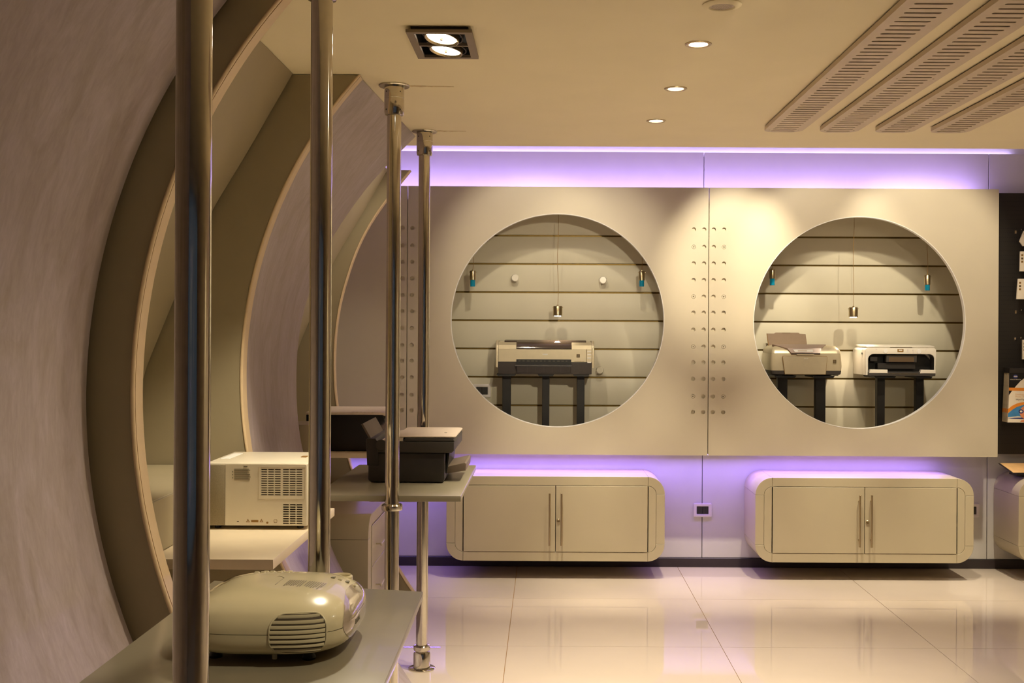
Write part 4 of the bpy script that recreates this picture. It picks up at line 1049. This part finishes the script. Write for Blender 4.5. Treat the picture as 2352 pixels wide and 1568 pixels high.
# sockets
def outlet(px_, py_, Y, label, n=2):
    x_, z_ = W(px_, py_, Y)
    t = thing('wall_socket', label, 'socket', (x_, Y, z_), group='wall sockets')
    build('frame', plate(rrect(x_ - 0.058, x_ + 0.058, z_ - 0.044, z_ + 0.044, 0.008, 4), [rrect(x_ - 0.038, x_ + 0.038, z_ - 0.025, z_ + 0.025, 0.003, 3)], 0.009, 'Y', Y - 0.0095, 0.0025), M_peg, t)
    build('module', box(x_ - 0.0375, x_ - 0.0005, Y - 0.007, Y - 0.001, z_ - 0.0245, z_ + 0.0245, 0.001, 1), M_dark, t)
    m2 = build('module', box(x_ + 0.0005, x_ + 0.0375, Y - 0.007, Y - 0.001, z_ - 0.0245, z_ + 0.0245, 0.001, 1), M_dark, t)
    for k in range(3):
        build('pin_hole', cyl((x_ + 0.019, Y - 0.0076, z_ - 0.012 + 0.012 * k), 0.0028, 0.0006, 'Y', 10), M_black, m2)
outlet(1613.5, 1171, YW, 'white-framed wall socket between the two floating cabinets')
outlet(2228, 1171.5, YW, 'white-framed wall socket half hidden behind a floating cabinet, near the pegboard')
outlet(1107, 897, YS, 'white-framed wall socket inside the round opening, cut by its rim')

# ------------------------------------------------------------------ ceiling fittings
for k, (x_, y_) in enumerate(LIGHTS):
    lb = ('recessed round downlight nearest the ceiling speaker', 'recessed round downlight in the middle of the row of three', 'recessed round downlight nearest the violet cove')[k]
    t = thing('downlight', lb, 'light', (x_, y_, ZC), group='row of recessed downlights')
    build('trim_ring', lathe([(0.0415, -0.0005), (0.0415, -0.003), (0.037, -0.005), (0.030, -0.003), (0.029, 0.010), (0.033, 0.010), (0.035, -0.0005)], (x_, y_, ZC), 'Z', 40, closed=True), M_steel, t)
    build('lens', cyl((x_, y_, ZC + 0.003), 0.0288, 0.004, 'Z', 32), M_lamp, t)
    spot('downlight_beam', (x_, y_, ZC - 0.008), (x_ + 0.05, y_ + 0.1, 0), 155, 88, 0.8, size=0.028)
# twin lamp
t = thing('twin_downlight', 'square-framed grey twin spotlight recessed in the ceiling', 'light', ((TW[0] + TW[1]) / 2, (TW[2] + TW[3]) / 2, ZC))
ymid = (TW[2] + TW[3]) / 2 - 0.002
o_ = [(TW[0], TW[2]), (TW[1], TW[2]), (TW[1], TW[3]), (TW[0], TW[3])]
h1 = [(TW[0] + .023, TW[2] + .020), (TW[1] - .023, TW[2] + .020), (TW[1] - .023, ymid - .006), (TW[0] + .023, ymid - .006)]
h2 = [(TW[0] + .023, ymid + .006), (TW[1] - .023, ymid + .006), (TW[1] - .023, TW[3] - .020), (TW[0] + .023, TW[3] - .020)]
M_tw = mat('grey_lamp_frame', (140, 126, 106), 0.5, 0.1, 0.04, 30)
build('frame', plate(o_, [h1, h2], 0.009, 'Z', ZC - 0.020), M_tw, t)
build('housing', plate([(TW[0] + .013, TW[2] + .013), (TW[1] - .013, TW[2] + .013), (TW[1] - .013, TW[3] - .013), (TW[0] + .013, TW[3] - .013)], [[(TW[0] + .016, TW[2] + .016), (TW[1] - .016, TW[2] + .016), (TW[1] - .016, TW[3] - .016), (TW[0] + .016, TW[3] - .016)]], 0.080, 'Z', ZC - 0.0105), M_black, t)
build('housing_top', box(TW[0] + .013, TW[1] - .013, TW[2] + .013, TW[3] - .013, ZC + 0.0698, ZC + 0.073), M_black, t)
for k, (h, tilt) in enumerate(((h1, 0.12), (h2, -0.06))):
    cx_ = (h[0][0] + h[1][0]) / 2; cy_ = (h[0][1] + h[2][1]) / 2
    rot = Matrix.Translation((cx_, cy_, ZC - 0.017)) @ Matrix.Rotation(math.radians(-9 if k == 0 else -5), 4, 'X') @ Matrix.Rotation(math.radians(9), 4, 'Y')
    def piece(n, prof, m, closed=True, nn=40):
        g = lathe(prof, (0, 0, 0), 'Z', nn, closed=closed); g.transform(rot); return build(n, g, m, t)
    piece('gimbal_ring', [(0.060, 0.010), (0.064, 0.010), (0.064, 0.026), (0.060, 0.026)], M_char)
    piece('lamp_ring', [(0.0445, 0.003), (0.050, -0.003), (0.0525, -0.002), (0.053, 0.02), (0.046, 0.035), (0.0435, 0.035)], M_steel)
    piece('lens', [(0.0, 0.004), (0.0435, 0.0035), (0.0435, 0.010), (0, 0.012)], M_lamp, False)
    piece('glare_cap', [(0, -0.006), (0.0045, -0.004), (0.005, 0.0035), (0, 0.0035)], mat('amber_cap', (200, 140, 80), 0.4), False, 16)
    spot('twin_beam', (cx_, cy_, ZC - 0.045), ((-0.92, 3.66, 1.1), (-0.45, 2.35, 0.95))[k], (98, 88)[k], (46, 70)[k], 0.8, size=0.045)
# speaker
x_, y_ = 0.472, 3.075
t = thing('ceiling_speaker', 'small round white speaker grille in the ceiling', 'speaker', (x_, y_, ZC))
build('ring', lathe([(0.033, -0.006), (0.036, -0.009), (0.047, -0.007), (0.0535, -0.003), (0.0535, -0.0005), (0.033, -0.0005)], (x_, y_, ZC), 'Z', 40, closed=True), M_ceil, t)
sh = [circle(x_ + 0.0065 * (i + 0.5 * (j % 2)), y_ + 0.0056 * j, 0.0021, 6) for i in range(-6, 6) for j in range(-6, 7) if (0.0065 * (i + 0.5 * (j % 2))) ** 2 + (0.0056 * j) ** 2 < 0.029 ** 2]
build('mesh', plate(circle(x_, y_, 0.0328, 40), sh, 0.0012, 'Z', ZC - 0.0052), M_grille, t, 0)
build('cone', cyl((x_, y_, ZC - 0.0025), 0.032, 0.002, 'Z', 30), M_slot, t)

# long slotted air grilles
gx = [0.935, 1.174, 1.413, 1.652]
GW, GY0, GY1 = 0.166, 2.80, 4.925
glab = ['long slotted ceiling grille nearest the row of downlights', 'second long slotted ceiling grille counting from the downlights', 'third long slotted ceiling grille counting from the downlights', 'fourth long slotted ceiling grille, farthest from the downlights']
g0 = None
for k, x_ in enumerate(gx):
    loc = (x_ + GW / 2, (GY0 + GY1) / 2, ZC)
    if g0 is None:
        t = thing('ceiling_grille', glab[0], 'grille', loc, group='long slotted ceiling grilles'); g0 = t
        sl = []
        y = GY1 - 0.030; n = 0
        while y > GY0 + 0.03:
            sl.append(rrect(x_ + 0.030, x_ + GW - 0.034, y - 0.0135, y, 0.006, 4)); y -= 0.0433
        scr = [circle(x_ + dx, GY1 - 0.055 - 1.0 * j, 0.0035, 10) for dx in (0.020, GW - 0.022) for j in range(3)]
        build('cover', plate(rrect(x_, x_ + GW, GY0, GY1, 0.055, 8), sl + scr, 0.016, 'Z', ZC - 0.022), M_grille, t, 30)
        build('collar', plate(rrect(x_ + 0.006, x_ + GW - 0.006, GY0 + 0.006, GY1 - 0.006, 0.05, 8), [], 0.0052, 'Z', ZC - 0.0057), M_slot, t)
    else:
        copy_tree(g0, loc, glab[k])

# ------------------------------------------------------------------ goods on the pegboard
YG = 7.196
def hook(px_, py_, label):
    x_, z_ = W(px_, py_, 7.12)
    t = thing('pegboard_hook', label, 'hook', (x_, YG, z_), group='wire hooks on the pegboard')
    build('prong', tube([(x_, YG - 0.0005, z_), (x_, YG - 0.07, z_ + 0.001), (x_, YG - 0.085, z_ + 0.004), (x_, YG - 0.090, z_ + 0.012)], 0.0016, 8), M_chrome, t)
    build('plate', box(x_ - 0.006, x_ + 0.006, YG - 0.003, YG - 0.0006, z_ - 0.012, z_ + 0.008, 0.0005, 1), M_chrome, t)
hook(2344, 530, 'topmost wire hook on the black pegboard')
hook(2344, 715, 'empty wire hook midway up the black pegboard')
hook(2343, 778, 'wire hook above the stack of paper packs')
def hang(px0, py0, py1, wpx, Y, label, lean=0.0, n_marks=3, diamond=False):
    x0_, z1_ = W(px0, py0, Y); z0_ = W(px0, py1, Y)[1]; w = wpx / F * Y
    t = thing('ink_pack', label, 'package', (x0_ + w / 2, Y, z0_), group='cream packs hanging on the pegboard')
    pts = [(x0_, z0_ + 0.03), (x0_ + 0.022, z0_), (x0_ + w, z0_ + 0.01), (x0_ + w, z1_), (x0_ + 0.026, z1_)] if diamond else [(x0_ - lean, z0_), (x0_ + w - lean, z0_), (x0_ + w, z1_), (x0_, z1_)]
    build('carton', prism(pts, 'Y', Y, Y + 0.012, 0.001, 1), M_paper, t)
    h = z1_ - z0_
    for k in range(n_marks):
        zz_ = z1_ - h * (0.18 + 0.16 * k)
        build('printed_mark', box(x0_ + 0.006 + (0.02 if diamond else 0), x0_ + 0.006 + (0.02 if diamond else 0) + min(0.012, w * 0.4), Y - 0.0005, Y - 0.0001, zz_ - 0.008, zz_ + 0.004), (M_gold, M_ink, M_gold)[k % 3], t)
hang(2342, 530, 565, 40, 7.10, 'tilted cream pack hanging topmost on the pegboard', diamond=True, n_marks=1)
for k in range(2): hang(2343.5 + 5 * k, 577, 623, 24, 7.10 + 0.02 * k, ('front cream pack in the upright pair on the pegboard', 'rear cream pack in the upright pair on the pegboard')[k], 0.002)
for k in range(4): hang(2338.5 + 4.2 * k, 640, 687, 22, 7.08 + 0.018 * k, ('foremost cream pack of the row of four on the pegboard', 'second cream pack of the row of four on the pegboard', 'third cream pack of the row of four on the pegboard', 'hindmost cream pack of the row of four on the pegboard')[k], 0.008)
hang(2349, 780, 825, 26, 7.10, 'cream pack hanging lowest, just above the paper packs')

# stack of photo-paper packs
YQ = 7.055
def pq(px_, py_): return W(px_, py_, YQ)
px_l, pz_b = pq(2315, 970); pz_t = pq(2317, 845)[1]
lean = 0.012
PWD = 0.215
for k in range(5):
    y0_ = YQ + 0.019 * k
    t = thing('paper_pack', ('foremost photo paper pack, its blue and orange cover facing out', 'photo paper pack directly behind the foremost one', 'middle pack in the stack of photo paper packs', 'fourth pack back in the stack of photo paper packs', 'hindmost photo paper pack against the pegboard')[k], 'package', (px_l + PWD / 2, y0_, pz_b), group='stack of photo paper packs')
    build('carton', prism([(px_l, pz_b), (px_l + PWD, pz_b), (px_l + PWD + lean, pz_t - 0.032), (px_l + lean, pz_t - 0.032)], 'Y', y0_, y0_ + 0.0175, 0.001, 1), M_card if k else M_paper, t)
    build('header', prism([(px_l + lean - 0.004, pz_t - 0.0315), (px_l + PWD + lean, pz_t - 0.0315), (px_l + PWD + lean, pz_t), (px_l + lean - 0.003, pz_t)], 'Y', y0_, y0_ + 0.0175, 0.001, 1), M_dark, t)
    build('edge_band', prism([(px_l + 0.0026 - 0.0004, pz_b + 0.055), (px_l + 0.0055 - 0.0004, pz_b + 0.055), (px_l + 0.0055, pz_b + 0.085), (px_l + 0.0030, pz_b + 0.085)], 'Y', y0_ + 0.001, y0_ + 0.0165), M_orange, t)
    if k == 0:
        def dec(n, pts, m, lay):
            pts = [(min(x, px_l + PWD + 0.002), z) for x, z in pts]
            build(n, prism(pts, 'Y', YQ - 0.0002 - 0.0002 * lay, YQ - 0.0001 - 0.0002 * lay), m, t, 0)
        R_ = px_l + PWD
        Q = lambda x, y: pq(2270 + x / 8.707, 820 + y / 8.711)
        dec('black_field', [Q(415, 318), Q(1400, 318), Q(1400, 420), Q(714, 425), Q(640, 480), Q(560, 570), Q(480, 665), Q(408, 765)], M_black, 0)
        dec('orange_bar', [Q(412, 668), Q(1400, 682), Q(1400, 626), Q(414, 608)], M_orange, 1)
        outer_arc = [Q(388, 1125), Q(392, 1040), Q(470, 975), Q(560, 930), Q(640, 908), Q(714, 898), Q(1000, 900), Q(1400, 960)]
        inner_arc = [Q(1400, 1010), Q(1000, 955), Q(714, 952), Q(640, 972), Q(560, 1000), Q(480, 1050), Q(420, 1095)]
        dec('orange_swoosh', outer_arc + inner_arc, M_orange, 2)
        dec('pool_photo', [Q(390, 1200), Q(400, 1120), Q(480, 1052), Q(560, 1002), Q(640, 974), Q(714, 954), Q(1000, 957), Q(1400, 1012), Q(1400, 1240), Q(900, 1240), Q(600, 1180)], M_sky, 1)
        dec('water_line', [Q(385, 1225), Q(520, 1210), Q(680, 1205), Q(1000, 1210), Q(1400, 1210), Q(1400, 1250), Q(620, 1235), Q(500, 1232)], M_navy, 2)
        fc = [(800 + 175 * math.cos(a), 1105 + 150 * math.sin(a)) for a in [2 * PI * i / 20 for i in range(20)]]
        dec('swimmer_face', [Q(*p) for p in fc], M_skin, 3)
        dec('swimmer_shoulder', [Q(630, 1296), Q(660, 1262), Q(760, 1250), Q(1000, 1250), Q(1060, 1300)], M_skin, 3)
        for gx_ in (655, 800):
            dec('goggle', [Q(gx_ + 52 * math.cos(a), 1085 + 42 * math.sin(a)) for a in [2 * PI * i / 14 for i in range(14)]], M_navy, 4)
            dec('goggle_lens', [Q(gx_ + 26 * math.cos(a), 1085 + 20 * math.sin(a)) for a in [2 * PI * i / 12 for i in range(12)]], M_paper, 5)
        dec('globe_mark', [Q(545 + 48 * math.cos(a), 388 + 38 * math.sin(a)) for a in [2 * PI * i / 20 for i in range(20)]], M_navy, 1)
        for k2, (yy, hw) in enumerate(((376, 30), (386, 40), (396, 30))):
            dec('globe_stripe', [Q(545 - hw, yy + 3), Q(545 + hw, yy + 3), Q(545 + hw, yy - 3), Q(545 - hw, yy - 3)], M_paper, 2)
        def lettering(s, cx_, cy_, size, m):
            x_, z_ = Q(cx_, cy_); bt = text_mesh(s, size, 0.0001)
            bt.transform(Matrix.Translation((x_, YQ - 0.0010, z_)) @ Matrix.Rotation(PI / 2, 4, 'X')); build('lettering', bt, m, t, 0)
        lettering('KONICA MINOLTA', 541, 447, 0.0078, M_paper)
        lettering('Inkjet Paper', 655, 846, 0.0135, M_ink)
        lettering('Photo Paper', 670, 790, 0.0165, mat('peach_print', (246, 206, 158), 0.5))
        lettering('Premium', 625, 745, 0.0150, MATS['peach_print'])

# leaflet stand on the third cabinet
t = thing('leaflet_stand', 'dark leaflet stand with an orange sheet on the cabinet under the pegboard', 'stand', (3.12, 7.05, 0.6275))
lx, lz = W(2323, 1071, 6.98)
zb3 = 0.628
build('foot_block', prism([(lx + 0.05, zb3), (lx + 0.34, zb3), (lx + 0.32, zb3 + 0.020), (lx + 0.055, zb3 + 0.020)], 'Y', 7.02, 7.14, 0.002, 1), M_dark, t)
bq = bmesh.new()
A = [Vector((lx, 6.94, lz - 0.016)), Vector((lx + 0.40, 6.94, lz - 0.016)), Vector((lx + 0.40, 7.18, lz + 0.030)), Vector((lx, 7.18, lz + 0.030))]
def slab(A, th):
    b = bmesh.new(); a_ = [b.verts.new(p) for p in A]; c_ = [b.verts.new(p + Vector((0, 0, th))) for p in A]
    b.faces.new(a_[::-1]); b.faces.new(c_)
    for i in range(4): b.faces.new((a_[i], a_[(i + 1) % 4], c_[(i + 1) % 4], c_[i]))
    return b
bq.free()
A = [Vector((lx, 6.96, zb3 + 0.024)), Vector((lx + 0.40, 6.96, zb3 + 0.024)), Vector((lx + 0.40, 7.18, zb3 + 0.058)), Vector((lx, 7.18, zb3 + 0.058))]
build('plate', slab(A, 0.004), M_dark, t)
A2 = [p + Vector((s, d, 0.0048)) for p, s, d in zip(A, (0.006, -0.006, -0.006, 0.006), (0.006, 0.006, -0.006, -0.006))]
build('leaflet', slab(A2, 0.001), mat('orange_leaflet', (240, 190, 130), 0.4, 0, 0.2, 8), t)
